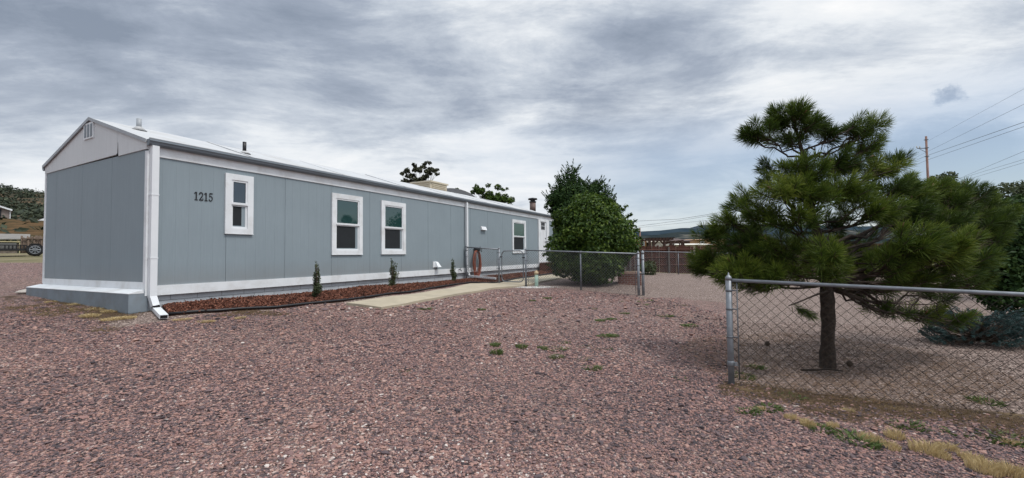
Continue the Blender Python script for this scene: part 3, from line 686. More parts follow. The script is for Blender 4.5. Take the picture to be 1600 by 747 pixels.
# ------------------------------------------------------------------ path, planting bed
def sheet(name, poly, lift, thick, m, step=.2, bump=0.0, kind='structure'):
    """slab that follows the ground inside a convex quad strip: poly = [(left pts), (right pts)]"""
    Lp, Rp = poly; n = 40; w_ = 8; top = []
    def interp(P, u):
        x = u * (len(P) - 1); i = min(int(x), len(P) - 2); return P[i].lerp(P[i + 1], x - i)
    for i in range(n + 1):
        a, b = interp(Lp, i / n), interp(Rp, i / n)
        for j in range(w_ + 1):
            p = a.lerp(b, j / w_); edge = min(j, w_ - j) / (w_ / 2)
            top.append((p.x, p.y, gzz(p.x, p.y) + lift + bump * min(1, edge * 1.5) + (random.uniform(-1, 1) * bump * .25)))
    vs = top + [(x, y, z - thick) for x, y, z in top]; o = len(top); W1 = w_ + 1; fs = []
    for i in range(n):
        for j in range(w_): fs.append((i*W1 + j, (i+1)*W1 + j, (i+1)*W1 + j + 1, i*W1 + j + 1))
    for i in range(n):
        for j, fl in ((0, 1), (w_, 0)):
            a, b = i*W1 + j, (i+1)*W1 + j; fs.append((a, a+o, b+o, b) if fl else (a, b, b+o, a+o))
    for i in (0, n):
        for j in range(w_):
            a, b = i*W1 + j, i*W1 + j + 1; fs.append((a, b, b+o, a+o))
    ob = MB().add(vs, fs, bump > 0).build(name, m); tag(ob, kind=kind); return ob
bedL = [home_pt(.25, .04), home_pt(9.3, .04), home_pt(15.2, .04)]
edge_px = [(263, 494.5), (340, 490), (430, 482), (540, 470.5), (640, 457), (735, 442.5)]
edge = [on_ground(*q) for q in edge_px]; edge += [home_pt(9.5, -1.25), home_pt(12, -1.15), home_pt(15.2, -1.0)]
bedR = edge
mt['mulch_base'] = mat('mulch_ground', (.062, .026, .017), .95, .5, 30, 1.0, 60)
bed = sheet('planting_bed', (bedL, bedR), .03, .15, mt['mulch_base'], bump=.05)
# bark chips
nb_ = 16000; u = rng.random(nb_); v = rng.random(nb_) ** .85
def along(P, u):
    A = np.array([(p.x, p.y) for p in P]); x = u * (len(P) - 1); i = np.minimum(x.astype(int), len(P) - 2); f = (x - i)[:, None]
    return A[i] * (1 - f) + A[i + 1] * f
pl = along(bedL, u); pr = along(bedR, u); P2 = pl * v[:, None] + pr * (1 - v[:, None])
def chips(name, X, Y, Z, ln, wd, th, m, tint, lab, cat):
    n = len(X); B = np.array([(-1,-1,-1),(1,-.7,-1),(1,.8,-1),(-1,1,-1),(-.8,-1,1),(1,-.9,1),(.9,1,1),(-1,.8,1)], float)
    V = B[None] * np.stack([ln, wd, th], -1)[:, None]; a = rng.uniform(0, 6.283, n); t = rng.normal(0, .45, n)
    x = V[..., 0] * np.cos(t)[:, None] - V[..., 2] * np.sin(t)[:, None]; z = V[..., 0] * np.sin(t)[:, None] + V[..., 2] * np.cos(t)[:, None]
    y = V[..., 1]
    W = np.stack([x * np.cos(a)[:, None] - y * np.sin(a)[:, None] + X[:, None], x * np.sin(a)[:, None] + y * np.cos(a)[:, None] + Y[:, None], z + Z[:, None]], -1)
    FQ = np.array([(3,2,1,0),(4,5,6,7),(0,1,5,4),(1,2,6,5),(2,3,7,6),(3,0,4,7)])
    o = mesh_np(name, W.reshape(-1, 3), (FQ[None] + (np.arange(n) * 8)[:, None, None]).reshape(-1, 4), m, tint=np.repeat(tint, 8))
    return tag(o, lab, cat, kind='stuff')
mt['mulch'] = tintmat('red_bark_mulch', [(0, (.032, .013, .009)), (.5, (.105, .036, .021)), (1, (.22, .095, .06))], .9)
edge_f = np.minimum(v, 1 - v) * 2
chips('bark_mulch', P2[:, 0], P2[:, 1], ground_z(P2[:, 0], P2[:, 1]) + .045 + .05 * np.minimum(1, edge_f * 1.5), rng.uniform(.02, .05, nb_), rng.uniform(.007, .016, nb_), rng.uniform(.003, .007, nb_), mt['mulch'], rng.random(nb_),
      'red brown bark mulch filling the bed along the front wall', 'mulch')
ed = MB().tube([(p.x, p.y, gzz(p.x, p.y) + .04) for p in [e_ for a_, b_ in zip(edge[:-1], edge[1:]) for e_ in (a_, a_.lerp(b_, .33), a_.lerp(b_, .66))] + [edge[-1]]], .024, 6).build('garden_edging', mt['black'])
tag(ed, 'black plastic garden edging running along the front of the mulch bed', 'edging')
walkT = [on_ground(541, 476), on_ground(650, 461), on_ground(735, 446.5), home_pt(9.5, -1.40), home_pt(12, -1.35), home_pt(16.0, -1.5)]
walkB = [on_ground(596, 484), on_ground(690, 467.5), on_ground(765, 453), home_pt(9.5, -2.42), home_pt(12, -2.4), home_pt(16.0, -2.6)]
pth = sheet('path', (walkT, walkB), .05, .14, mt['concrete'])
# ------------------------------------------------------------------ foliage helpers
def leaf_cloud(blobs, n, size, out=.6, clump=.0, seed=1, aspect=.55, shell=.5):
    """leaf quads scattered through ellipsoids [(centre, (rx,ry,rz))]; returns V, F, tint"""
    r = np.random.default_rng(seed); vol = np.array([b[1][0] * b[1][1] * b[1][2] for b in blobs]) ** .75; cnt = np.maximum(1, (n * vol / vol.sum()).astype(int))
    C, Nn, T = [], [], []
    for (c, rad), k in zip(blobs, cnt):
        rad = np.array(rad); d = r.normal(size=(k, 3)); d /= np.linalg.norm(d, axis=1)[:, None]
        nb = 26; bd = r.normal(size=(nb, 3)); bd /= np.linalg.norm(bd, axis=1)[:, None]; ba = r.uniform(-.22, .26, nb)
        bump = (np.exp(((d @ bd.T) - 1) * 14) * ba).sum(1)
        q = r.random(k) ** (1 / 3.0 * (1 - shell) + .0001) if shell < 1 else np.ones(k)
        q = np.clip(q, .15, 1) * (1 + bump) * (1 + r.normal(0, .05, k))
        p = np.array(c) + d * rad * q[:, None]; C.append(p); Nn.append(d)
        cd = (np.sin(p[:, 0] * 5.1 + seed) * np.sin(p[:, 1] * 4.7 + 1) * np.sin(p[:, 2] * 5.6 + 2)) * .22
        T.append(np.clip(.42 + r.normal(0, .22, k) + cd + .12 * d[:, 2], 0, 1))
    C, Nn, T = map(np.concatenate, (C, Nn, T)); k = len(C)
    nrm = Nn * out + r.normal(size=(k, 3)) * .6 + np.array([0, 0, .35]); nrm /= np.linalg.norm(nrm, axis=1)[:, None]
    a = np.cross(nrm, r.normal(size=(k, 3))); a /= np.linalg.norm(a, axis=1)[:, None]; b = np.cross(nrm, a)
    s = size * r.lognormal(0, .25, k)[:, None]
    V = np.stack([C - a * s, C - b * s * aspect + nrm * s * .12, C + a * s, C + b * s * aspect + nrm * s * .12], 1).reshape(-1, 3)
    return V, np.arange(k * 4).reshape(-1, 4), np.repeat(T, 4)
def needle_tufts(origins, dirs, per, ln, wd, spread=(.35, 1.15), seed=3, twig=.14, base_t=None, tipt=.25):
    r = np.random.default_rng(seed); o = np.asarray(origins); d = np.asarray(dirs); d = d / np.linalg.norm(d, axis=1)[:, None]; n = len(o)
    O = np.repeat(o, per, 0); D = np.repeat(d, per, 0); k = n * per; u = r.random(k)
    rv = r.normal(size=(k, 3)); rv -= (rv * D).sum(1)[:, None] * D; rv /= np.linalg.norm(rv, axis=1)[:, None]
    ang = spread[1] + (spread[0] - spread[1]) * u + r.normal(0, .12, k)
    nd = D * np.cos(ang)[:, None] + rv * np.sin(ang)[:, None]; L = ln * r.uniform(.75, 1.1, k)
    P = O + D * (u * twig)[:, None]; tip = P + nd * L[:, None]; tip[:, 2] -= L * .10 * np.abs(np.sin(ang))
    sd = np.cross(nd, r.normal(size=(k, 3))); sd /= np.linalg.norm(sd, axis=1)[:, None]
    mid = P + nd * (L * .55)[:, None]
    V = np.stack([P, mid + sd * wd * .5, tip, mid - sd * wd * .5], 1).reshape(-1, 3)
    bt = r.normal(.38, .12, n) if base_t is None else np.asarray(base_t)
    t = np.clip(np.repeat(bt, per) + r.normal(0, .08, k), 0, 1)
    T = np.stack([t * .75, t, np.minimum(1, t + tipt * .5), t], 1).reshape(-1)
    return V, np.arange(k * 4).reshape(-1, 4), T
def wiggle(a, b, n, amp, sag=0.0):
    a, b = Vector(a), Vector(b); P = []
    for i in range(n + 1):
        u = i / n; p = a.lerp(b, u); w_ = math.sin(u * math.pi)
        P.append(p + Vector((random.uniform(-1, 1), random.uniform(-1, 1), random.uniform(-1, 1))) * amp * w_ + Vector((0, 0, -sag * w_)))
    return P
def broad_tree(name, label, cat, base, trunk_h, blobs, n, size, m, seed, group=None, limb_r=.07, shell=.5, tr=.12):
    t = thing(name, label, cat, base, 0, group); off = base
    top = Vector(base) + Vector((0, 0, trunk_h)); mb = MB().tube(wiggle(Vector(base) - Vector((0, 0, .2)), top, 6, tr * .5), [tr * 1.3, tr * 1.1, tr, tr * .9, tr * .8, tr * .75, tr * .6], 8)
    for c, rad in blobs:
        mb.tube(wiggle(top - Vector((0, 0, trunk_h * random.uniform(.05, .5))), Vector(c), 5, .12), [limb_r, limb_r * .8, limb_r * .65, limb_r * .5, limb_r * .35, limb_r * .2], 6)
        for _ in range(5):
            e = Vector(c) + Vector((random.uniform(-1, 1) * rad[0], random.uniform(-1, 1) * rad[1], random.uniform(-.3, 1) * rad[2])) * .85
            mb.tube(wiggle(Vector(c), e, 3, .05), [limb_r * .3, limb_r * .22, limb_r * .16, limb_r * .08], 4)
    mb.build('trunk', mt['bark'], t, off)
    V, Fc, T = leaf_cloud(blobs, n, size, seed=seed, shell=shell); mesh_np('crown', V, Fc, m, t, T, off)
    return t

# three small upright shrubs in the mulch bed
for i, (px, py_, top, wpx, lab) in enumerate(((495.5, 470, 411, 15, 'small upright narrow shrub in the mulch bed nearest the house corner, between two windows'),
                               (615, 453, 407, 13, 'small upright narrow shrub in the mulch bed below the third window'),
                               (708, 443.5, 405.5, 10, 'small upright narrow shrub in the mulch bed beside the dryer vent and fence'))):
    b = on_ground(px, py_); k = b.y / F_PX; h = (py_ - top) * k; w_ = wpx * k * .5
    t = thing('upright_shrub', lab, 'shrub', b, 0, 'upright shrubs in the mulch bed')
    mb = MB(); org, drs = [], []
    for j in range(9):
        a = random.uniform(0, 6.28); e = b + Vector((math.cos(a) * w_ * random.uniform(.1, .9), math.sin(a) * w_ * random.uniform(.1, .9), h * random.uniform(.55, .92) if j else h * .97))
        P = wiggle(b + Vector((0, 0, .03)), e, 5, .02); mb.tube(P, [.012, .010, .009, .007, .005, .003], 5)
    mb.build('stem', mt['twig'], t, b)
    bl = [(b + Vector((random.uniform(-.2, .2) * w_, random.uniform(-.2, .2) * w_, h * z_)), (w_ * q, w_ * q, h * .16)) for z_, q in ((.18, .85), (.34, 1.0), (.5, .92), (.65, .75), (.8, .5), (.92, .28))]
    V, Fc, T = leaf_cloud([((c[0] + random.uniform(-.35, .35) * w_, c[1] + random.uniform(-.35, .35) * w_, c[2]), (r_[0] * random.uniform(.55, .95), r_[1] * random.uniform(.55, .95), r_[2])) for c, r_ in bl for _ in range(2)], 1100, .020, seed=20 + i, shell=.2); mesh_np('foliage', V, Fc, mt['olive_leaf'], t, T, b)

# ------------------------------------------------------------------ chain link
def link_mesh(o, ux, length, z0f, z1f, pitch, wr, dz=0.0):
    """wires of a woven mesh along ux from o; z0f/z1f give bottom/top height above o for a distance"""
    mb = MB(); ux = Vector(ux).normalized(); nrm = Vector((-ux.y, ux.x, 0))
    def seg(a, b, off):
        pa = o + ux * a[0] + Vector((0, 0, a[1])) + nrm * off; pb = o + ux * b[0] + Vector((0, 0, b[1])) + nrm * off
        mb.tube([pa, pb], wr, 3, cap=False)
    H = z1f(0) - z0f(0)
    k = int((length + H) / pitch) + 1
    for sgn, off in ((1, wr * 1.05), (-1, -wr * 1.05)):
        for i in range(k):
            x0 = i * pitch - H if sgn > 0 else i * pitch
            x1 = x0 + sgn * H
            ya, yb = 0.0, 1.0
            def cut(x0, x1):
                u0, u1 = 0.0, 1.0
                for lim, lo in ((0.0, True), (length, False)):
                    if x1 == x0: continue
                    u = (lim - x0) / (x1 - x0)
                    inc = x1 > x0
                    if lo == inc: u0 = max(u0, u)
                    else: u1 = min(u1, u)
                return u0, u1
            u0, u1 = cut(x0, x1)
            if u1 - u0 < .02: continue
            def P(u):
                x = x0 + (x1 - x0) * u; zb = z0f(x); zt = z1f(x); return (x, zb + (zt - zb) * u)
            seg(P(u0), P(u1), off)
    return mb
def post(mb, p, h, r, cap=True):
    mb.tube([p + Vector((0, 0, -.25)), p + Vector((0, 0, h))], r, 10)
    if cap: mb.lathe([(r * 1.06, -.03), (r * 1.08, .0), (r * .75, .018), (r * .3, .03), (r * .22, .055), (r * .1, .06)], p + Vector((0, 0, h)), 10)
def fence_run(name, label, pts, h, hs, rt, pitch, wr, mesh_mat, rail=.021, end_r=(.036, .036), mid=(), group=None, bands=True, lift=.03):
    """pts: the two end post positions, mid: list of distances of line posts"""
    a, b = pts; L = (Vector((b.x, b.y, 0)) - Vector((a.x, a.y, 0))).length; ux = Vector((b.x - a.x, b.y - a.y, 0)).normalized()
    f = thing(name, label, 'fence', a, 0, group)
    za, zb = a.z + h, b.z + hs
    top = lambda x: (za + (zb - za) * x / L)
    for p, hh, r in ((a, h, end_r[0]), (b, hs, end_r[1])):
        if r: mb = MB(); post(mb, Vector(p), hh + .03, r); mb.build('post', mt['galv'], f, a)
    for d in mid:
        p = a + ux * d; p.z = gzz(p.x, p.y); mb = MB(); post(mb, p, top(d) - p.z - .02, .024, False); mb.tube([p + Vector((0, 0, top(d) - p.z - .05)), p + Vector((0, 0, top(d) - p.z + .03))], .032, 8); mb.build('post', mt['galv_dull'], f, a)
    ra, rb = Vector((a.x, a.y, za)), Vector((b.x, b.y, zb)); MB().tube([ra, rb], rail, 8).build('top_rail', mt['galv'], f, a)
    z0 = lambda x: gzz(*(a + ux * x).xy) - a.z + lift
    link_mesh(a + ux * .0, ux, L, z0, lambda x: top(x) - a.z, pitch, wr).build('chain_link_mesh', mesh_mat, f, a)
    if bands:
        for p, hh, sg, r in ((a, h, 1, end_r[0]), (b, hs, -1, end_r[1])):
            if not r: continue
            bm_ = MB()
            e = Vector((p.x, p.y, p.z)) + ux * sg * (r + .05); bm_.tube([e + Vector((0, 0, .05)), e + Vector((0, 0, hh - .03))], .007, 6)
            for q in (.18, .45, .72, .9):
                c = Vector(p) + Vector((0, 0, hh * q)); bm_.lathe([(r * 1.08, -.012), (r * 1.12, 0), (r * 1.08, .012)], c, 10); bm_.tube([c + ux * sg * r, e + Vector((0, 0, hh * q))], .008, 5)
            bm_.build('tension_bar', mt['galv_dull'], f, a)
    return f
def G(p): return Vector((p.x, p.y, gzz(p.x, p.y)))
PW, PGL, PGR, PM = map(G, (P_WALL, P_GL, P_GR, P_M)); PR = G(P_R)
hg = 1.19
fence_run('chain_link_fence', 'short chain link fence panel between house downspout and gate, with a hose hung behind it', (PW, PGL), hg, hg + .0, 0, .085, .0032, mt['wire'], end_r=(.034, .034))
def fl(p0, p1, u): return p0.lerp(p1, u)
mid_ = (P_M - P_GR).length * .52
fence_run('chain_link_fence', 'chain link fence run from the gate past the big bush to the double corner post', (PGR, PM), hg, 1.20, 0, .085, .0032, mt['wire'], mid=(mid_,), end_r=(.034, .038))
# second post of the corner, hinge post of the yard opening
# gate
gt = thing('chain_link_gate', 'narrow walk gate of rounded steel tube and chain link over the concrete path', 'gate', PGL, 0)
ux = (PGR - PGL); gl = ux.length; ux = Vector((ux.x, ux.y, 0)).normalized(); zg_ = .10; zt_ = 1.13; a_, b_ = .10, gl - .09; rr = .14
def gp(x, z): return PGL + ux * x + Vector((0, 0, z))
P = []
for cx, cz, t0 in ((b_ - rr, zt_ - rr, 0), (a_ + rr, zt_ - rr, 1), (a_ + rr, zg_ + rr, 2), (b_ - rr, zg_ + rr, 3)):
    for i in range(6):
        th = (t0 + i / 5) * math.pi / 2; P.append(gp(cx + rr * math.cos(th), cz + rr * math.sin(th)))
P.append(P[0]); MB().tube(P, .019, 8, cap=False).build('frame', mt['galv'], gt, PGL)
link_mesh(PGL + ux * (a_ + .02), ux, b_ - a_ - .04, lambda x: zg_ + .02, lambda x: zt_ - .02, .085, .0030).build('chain_link_mesh', mt['wire'], gt, PGL)
for z_ in (.28, .93): MB().tube([gp(-.02, z_), gp(a_ + .02, z_)], .022, 6).build('hinge', mt['black'], gt, PGL)
MB().tube([gp(b_ - .03, .90), gp(gl + .02, .90)], .022, 6).tube([gp(b_ - .0, .90), gp(b_, 1.02)], .012, 6).build('latch', mt['black'], gt, PGL)
# small birds-mouth rail ends on the gate top: twisted wire barbs
tb = MB()
for i in range(12):
    x = a_ + .08 + i * .065; tb.tube([gp(x, zt_ - .01), gp(x + .02, zt_ + .045), gp(x + .035, zt_ + .01)], .003, 3)
tb.build('wire_barbs', mt['galv'], gt, PGL)
# hose on its hanger, on the wall just behind the fence panel
sh, zh = on_wall(741, 394); hp = home_pt(sh, -.02, zh)
hn = thing('garden_hose', 'orange red garden hose coiled in long loops on a hook on the blue grey wall', 'hose', hp, HROT)
hm = MB()
for i in range(7):
    w_ = .18 + .040 * (i % 3) + random.uniform(-.02, .02); hh = .95 + random.uniform(-.09, .06); y = -.05 - .026 * i * .6; P = []
    for j in range(29):
        th = 2 * math.pi * j / 28; x = math.sin(th) * w_ * (1 + .12 * math.cos(th)); z = (math.cos(th) - 1) * hh / 2
        P.append((x + random.uniform(-.008, .008) + .015 * math.sin(i), y + .01 * math.sin(3 * th + i), z + .06))
    hm.tube(P, .0135, 6, cap=False)
hm.tube([(-.2, -.1, -.4), (-.24, -.12, -.7), (-.15, -.11, -1.0), (-.22, -.13, -1.1)], .016, 6)
hm.build('coil', mt['hose'], hn)
MB().tube([(0, .0, .10), (0, -.22, .10)], .07, 10).lathe([(.13, 0), (.13, .012)], (0, -.12, .0), 10).tube([(-.12, -.22, .0), (-.12, -.23, .12), (0, -.235, .19), (.12, -.23, .12), (.12, -.22, .0)], .012, 6).build('hanger', mt['black'], hn)
# pale pipe marker
pb = on_ground(838.5, 449); k = pb.y / F_PX
pm = thing('marker_post', 'short pale green pipe post with tan cap standing in front of the chain link fence', 'post', pb)
MB().lathe([(.060, -.1), (.060, 21 * k)], (0, 0, 0), 14).build('pipe', mat('pale_green_pvc', (.36, .50, .42), .5, .1, 6, dirt=(.50, .45, .34), dscale=6), pm)
MB().lathe([(.072, 20.2 * k), (.072, 24 * k), (.055, 24.6 * k), (.03, 25.2 * k), (.03, 26.5 * k)], (0, 0, 0), 14).build('cap', mat('tan_plastic_cap', (.56, .43, .27), .6, .1, 8), pm)
# spill of white rock round it
x = rng.normal(pb.x - .12, .28, 1500); y = rng.normal(pb.y - .12, .12, 1500)
mt['stone_white'] = tintmat('white_rock', [(0, (.34, .32, .30)), (1, (.68, .66, .63))], .85)
tag(stones('white_gravel', x, y, .014 * rng.lognormal(0, .35, len(x)), mt['stone_white'], rng.random(len(x))), 'patch of white gravel at the foot of the pale green pipe post', 'gravel', kind='stuff')

# corner post of the yard opening and the near fence
op = PM + Vector((.14, .03, 0)); op.z = gzz(op.x, op.y)
gpst = thing('gate_post', 'tall galvanised gate post standing tight beside the end post of the fence', 'post', op)
MB().tube([(0, 0, -.25), (0, 0, 1.22)], .04, 12).lathe([(.046, 1.20), (.048, 1.24), (.035, 1.27), (.01, 1.30)], (0, 0, 0), 12).build('pole', mt['galv'], gpst)
MB().lathe([(.043, .60), (.047, .62), (.047, .66), (.043, .68)], (0, 0, 0), 12).tube([(0, -.045, .64), (-.1, -.05, .64)], .014, 6).build('hinge_clamp', mt['galv_dull'], gpst); MB().lathe([(.043, 1.02), (.047, 1.03), (.043, 1.06)], (0, 0, 0), 12).build('hinge_clamp', mt['galv_dull'], gpst)
hR = 1.19
PR2 = G(P_R3)
zt2 = at(1600, 460.5, 4.02).z - gzz(*(P_R + FDIR * 2.4).xy)
zslope = (at(1600, 460.5, 4.02).z - (PR.z + hR)) / 2.45
hs_ = PR.z + hR + zslope * 6.2 - PR2.z
nf = fence_run('chain_link_fence', 'near chain link fence with a steel end post, running right in front of the pine', (PR, PR2), hR, hs_, 0, .105, .0023, mt['wire_near'], rail=.020, end_r=(.034, .034), mid=(3.1,), lift=.02)
# bolt clamp low on its end post
MB().lathe([(.037, .20), (.041, .21), (.041, .25), (.037, .26)], (0, 0, 0), 12).box(.02, .055, -.045, -.02, .21, .25).build('clamp', mt['galv'], nf)
# far chain link in front of the board fence
fa, fb = G(at(905, 425, 22.6)), G(at(1330, 425, 22.4))
fL = (fb - fa).length
far_f = fence_run('chain_link_fence', 'far chain link fence standing in front of the dark wooden board fence', (fa, fb), 1.15, 1.15, 0, .11, .0035, mt['wire'], mid=[i * fL / 5.5 for i in (.95, 2.02, 3.1, 4.2)] , bands=False)
_pz = at(1058, 428, 22.6)

# ------------------------------------------------------------------ big bush, conifer, brick planter
bb = G(at(926, 440, 15.6))
def B(px, py, Y, rx, rz_, ry=None):
    c = at(px, py, Y); k = Y / F_PX; return (tuple(c), (rx * k, (ry or rx) * k, rz_ * k))
bl = [B(926, 378, 15.6, 50, 55, 55), B(900, 345, 15.4, 30, 26), B(945, 345, 15.5, 28, 28), B(920, 322, 15.6, 24, 19), B(905, 312, 15.5, 12, 9), B(940, 318, 15.6, 14, 12), B(955, 328, 15.8, 15, 13), B(885, 390, 15.2, 28, 30), B(965, 385, 15.4, 30, 26), B(925, 415, 14.9, 44, 28), B(972, 360, 15.6, 22, 18), B(986, 384, 15.6, 12, 14),
      B(877, 360, 15.5, 14, 16), B(874, 378, 15.4, 12, 12), B(880, 340, 15.5, 16, 14), B(958, 412, 15.0, 18, 16), B(878, 415, 14.8, 18, 18), B(912, 360, 14.9, 24, 20), B(945, 372, 14.9, 24, 18), B(930, 395, 14.7, 26, 16), B(893, 368, 14.9, 18, 15)]
bush = broad_tree('round_bush', 'big round dense green bush behind the chain link fence at the end of the house', 'bush', bb, 1.1, bl, 36000, .052, mt['green_leaf'], 11, limb_r=.05, shell=.55)
# wisps sticking out of the bush
org = [at(*q) for q in ((985, 335, 15.7), (992, 345, 15.6), (978, 322, 15.7), (866, 348, 15.5), (860, 372, 15.4), (850, 398, 15.3), (996, 360, 15.6), (1000, 372, 15.5), (862, 402, 15.2), (905, 305, 15.6), (940, 303, 15.6), (918, 300, 15.6), (953, 312, 15.7), (966, 326, 15.7), (880, 328, 15.5), (864, 338, 15.5), (986, 352, 15.6), (995, 388, 15.4), (855, 384, 15.4), (978, 410, 15.0))]
bls = []
for p in org:
    c = Vector(at(925, 375, 15.6)); P = wiggle(c.lerp(p, .6), p, 4, .03); MB().tube(P, [.012, .01, .008, .006, .004], 4).build('twig', mt['twig'], bush, bb)
    for u in (.55, .8, 1.0): q = c.lerp(p, .6).lerp(p, u); bls.append((tuple(q), (.09, .09, .07)))
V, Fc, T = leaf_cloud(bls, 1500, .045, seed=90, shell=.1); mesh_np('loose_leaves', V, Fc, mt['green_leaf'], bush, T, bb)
# conifer behind
cb = G(at(900, 430, 25.5)); ct = thing('juniper_tree', 'tall dark juniper with a pointed crown rising behind the round bush', 'tree', cb)
ctop = at(893, 258, 25.5); MB().tube(wiggle(cb - Vector((0, 0, .2)), ctop, 8, .08), [.17, .16, .14, .12, .10, .08, .06, .04, .015], 8).build('trunk', mt['bark'], ct, cb)
bl = [B(893, 272, 25.5, 9, 13), B(890, 288, 25.4, 18, 16), B(905, 292, 25.5, 14, 14), B(893, 308, 25.3, 34, 20), B(878, 300, 25.4, 16, 18), B(870, 312, 25.3, 18, 13), B(920, 305, 25.5, 18, 18), B(935, 300, 25.7, 16, 16), B(932, 290, 25.7, 8, 9), B(948, 312, 25.6, 14, 14), B(905, 325, 25.4, 48, 20), B(862, 322, 25.4, 12, 10), B(905, 350, 25.5, 50, 30), B(915, 390, 25.5, 45, 36)]
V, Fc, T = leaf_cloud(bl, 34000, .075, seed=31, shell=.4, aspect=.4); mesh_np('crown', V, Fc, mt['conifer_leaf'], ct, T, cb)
org, drs = [], []
for _ in range(150):
    c, rad = bl[random.randrange(len(bl))]; d = Vector((random.gauss(0, 1), random.gauss(0, .6), abs(random.gauss(.3, .6)))).normalized(); org.append(Vector(c) + Vector((d.x * rad[0], d.y * rad[1], d.z * rad[2])) * .9); drs.append(d + Vector((0, 0, .9)))
V, Fc, T = needle_tufts([tuple(o) for o in org], [tuple(d) for d in drs], 26, .13, .035, (.2, .8), 5, .42, np.full(len(org), .45)); mesh_np('sprays', V, Fc, mt['conifer_leaf'], ct, T, cb)
# brick planter
bp = G(at(990, 438, 15.2)); bq = thing('brick_planter', 'low red brick planter box beside the round bush and gate post', 'planter', bp, R_(-14)); k = 15.2 / F_PX
w_, h_ = 24 * k, 17 * k
MB().box(-w_ * 1.0, w_ * .48, 0, .12, -.1, h_).box(-w_ * 1.0, w_ * .48, 1.0, 1.12, -.1, h_).box(w_ * .48 - .12, w_ * .48, .121, .999, -.1, h_).box(-w_, -w_ + .12, .121, .999, -.1, h_).build('brick_wall', mt['brick'], bq)
MB().box(-w_ - .02, w_ * .48 + .02, -.02, .13, h_ + .002, h_ + .05).box(-w_ - .02, w_ * .48 + .02, .99, 1.14, h_ + .002, h_ + .05).box(w_ * .48 - .13, w_ * .48 + .02, .131, .989, h_ + .002, h_ + .05).box(-w_ - .02, -w_ + .13, .131, .989, h_ + .002, h_ + .05).build('coping', mt['cap'], bq)
MB().box(-w_ + .121, w_ * .48 - .121, .121, .999, 0, h_ - .12).build('soil', mt['mulch_base'], bq)
# tree crowns behind the house
tb_ = at(656, 420, 31); tb_.z = gz(tb_.x, tb_.y)
sp = [(633, 269, 6, 5), (641, 280, 6, 6), (648, 258, 4, 4), (650, 266, 7, 6), (660, 262, 5, 4), (666, 254, 5, 4), (667, 268, 8, 6), (676, 266, 7, 4), (682, 269, 6, 4), (655, 275, 7, 6), (666, 277, 8, 5), (631, 283, 6, 4), (644, 274, 5, 5), (637, 288, 6, 4), (660, 285, 7, 5), (650, 290, 6, 4), (628, 274, 4, 4), (672, 272, 5, 4)]
broad_tree('sparse_tree', 'sparse dark leaved tree with open twigs rising behind the roof near the cooler', 'tree', tb_, at(655, 300, 31).z - tb_.z, [B(a + random.gauss(0, .5) * c, b + random.gauss(0, .5) * d, 31 + random.uniform(-.5, .5), c * .62, d * .55) for a, b, c, d in sp for _ in range(3)], 2100, .10, mt['dark_leaf'], 41, limb_r=.028, shell=.2, tr=.09)
tb_ = at(765, 420, 33); tb_.z = gz(tb_.x, tb_.y)
sp = [(742, 297, 8, 7), (750, 303, 12, 9), (765, 306, 13, 11), (778, 300, 11, 9), (790, 310, 10, 8), (760, 297, 7, 6), (774, 314, 18, 10), (798, 317, 7, 5), (736, 302, 6, 6), (752, 318, 16, 10), (785, 296, 5, 4)]
broad_tree('leafy_tree', 'mid green leafy tree showing above the far end of the roof', 'tree', tb_, at(765, 325, 33).z - tb_.z, [B(a + random.gauss(0, .55) * c, b + random.gauss(0, .5) * d, 33 + random.uniform(-.6, .6), c * .55, d * .5) for a, b, c, d in sp for _ in range(3)], 4200, .085, mt['green_leaf'], 43, limb_r=.025, shell=.3)
tb_ = at(714, 420, 34); tb_.z = gz(tb_.x, tb_.y)
broad_tree('leafy_tree', 'tip of a small tree just showing over the grey roof beside the cooler', 'tree', tb_, at(714, 302, 34).z - tb_.z, [B(714, 296, 34, 3, 3), B(718, 299, 34, 4, 3), B(712, 305, 34, 10, 5)], 400, .08, mt['green_leaf'], 44, limb_r=.02, shell=.2, tr=.05)
# grey roofed shed behind the house
nb0 = at(706, 420, 30); nb0.z = gz(nb0.x, nb0.y); zz = at(697, 294, 30).z - nb0.z; ze_ = at(735, 308, 30).z - nb0.z
gs = thing('grey_shed', 'building with a low curved grey roof peeping over the ridge behind the cooler', 'shed', nb0, 0)
xL, xR = at(660, 300, 30).x - nb0.x, at(745, 300, 30).x - nb0.x
MB().box(xL + .2, xR - .2, .2, 5.8, -.2, ze_ - .1).build('wall', mat('shed_wall', (.30, .29, .27), .8, .1, 3), gs)
P = []; nseg = 14
for i in range(nseg + 1):
    u = i / nseg; x = xL + (xR - xL) * u; P.append((x, 0, ze_ - .1 + (zz - ze_ + .1) * math.sin(math.pi * min(1, max(0, u)) ) ** .7))
MB().prism(P[::-1] , (0, 6, 0)).build('roof', mat('grey_shed_roof', (.17, .175, .185), .8, .1, 4), gs)
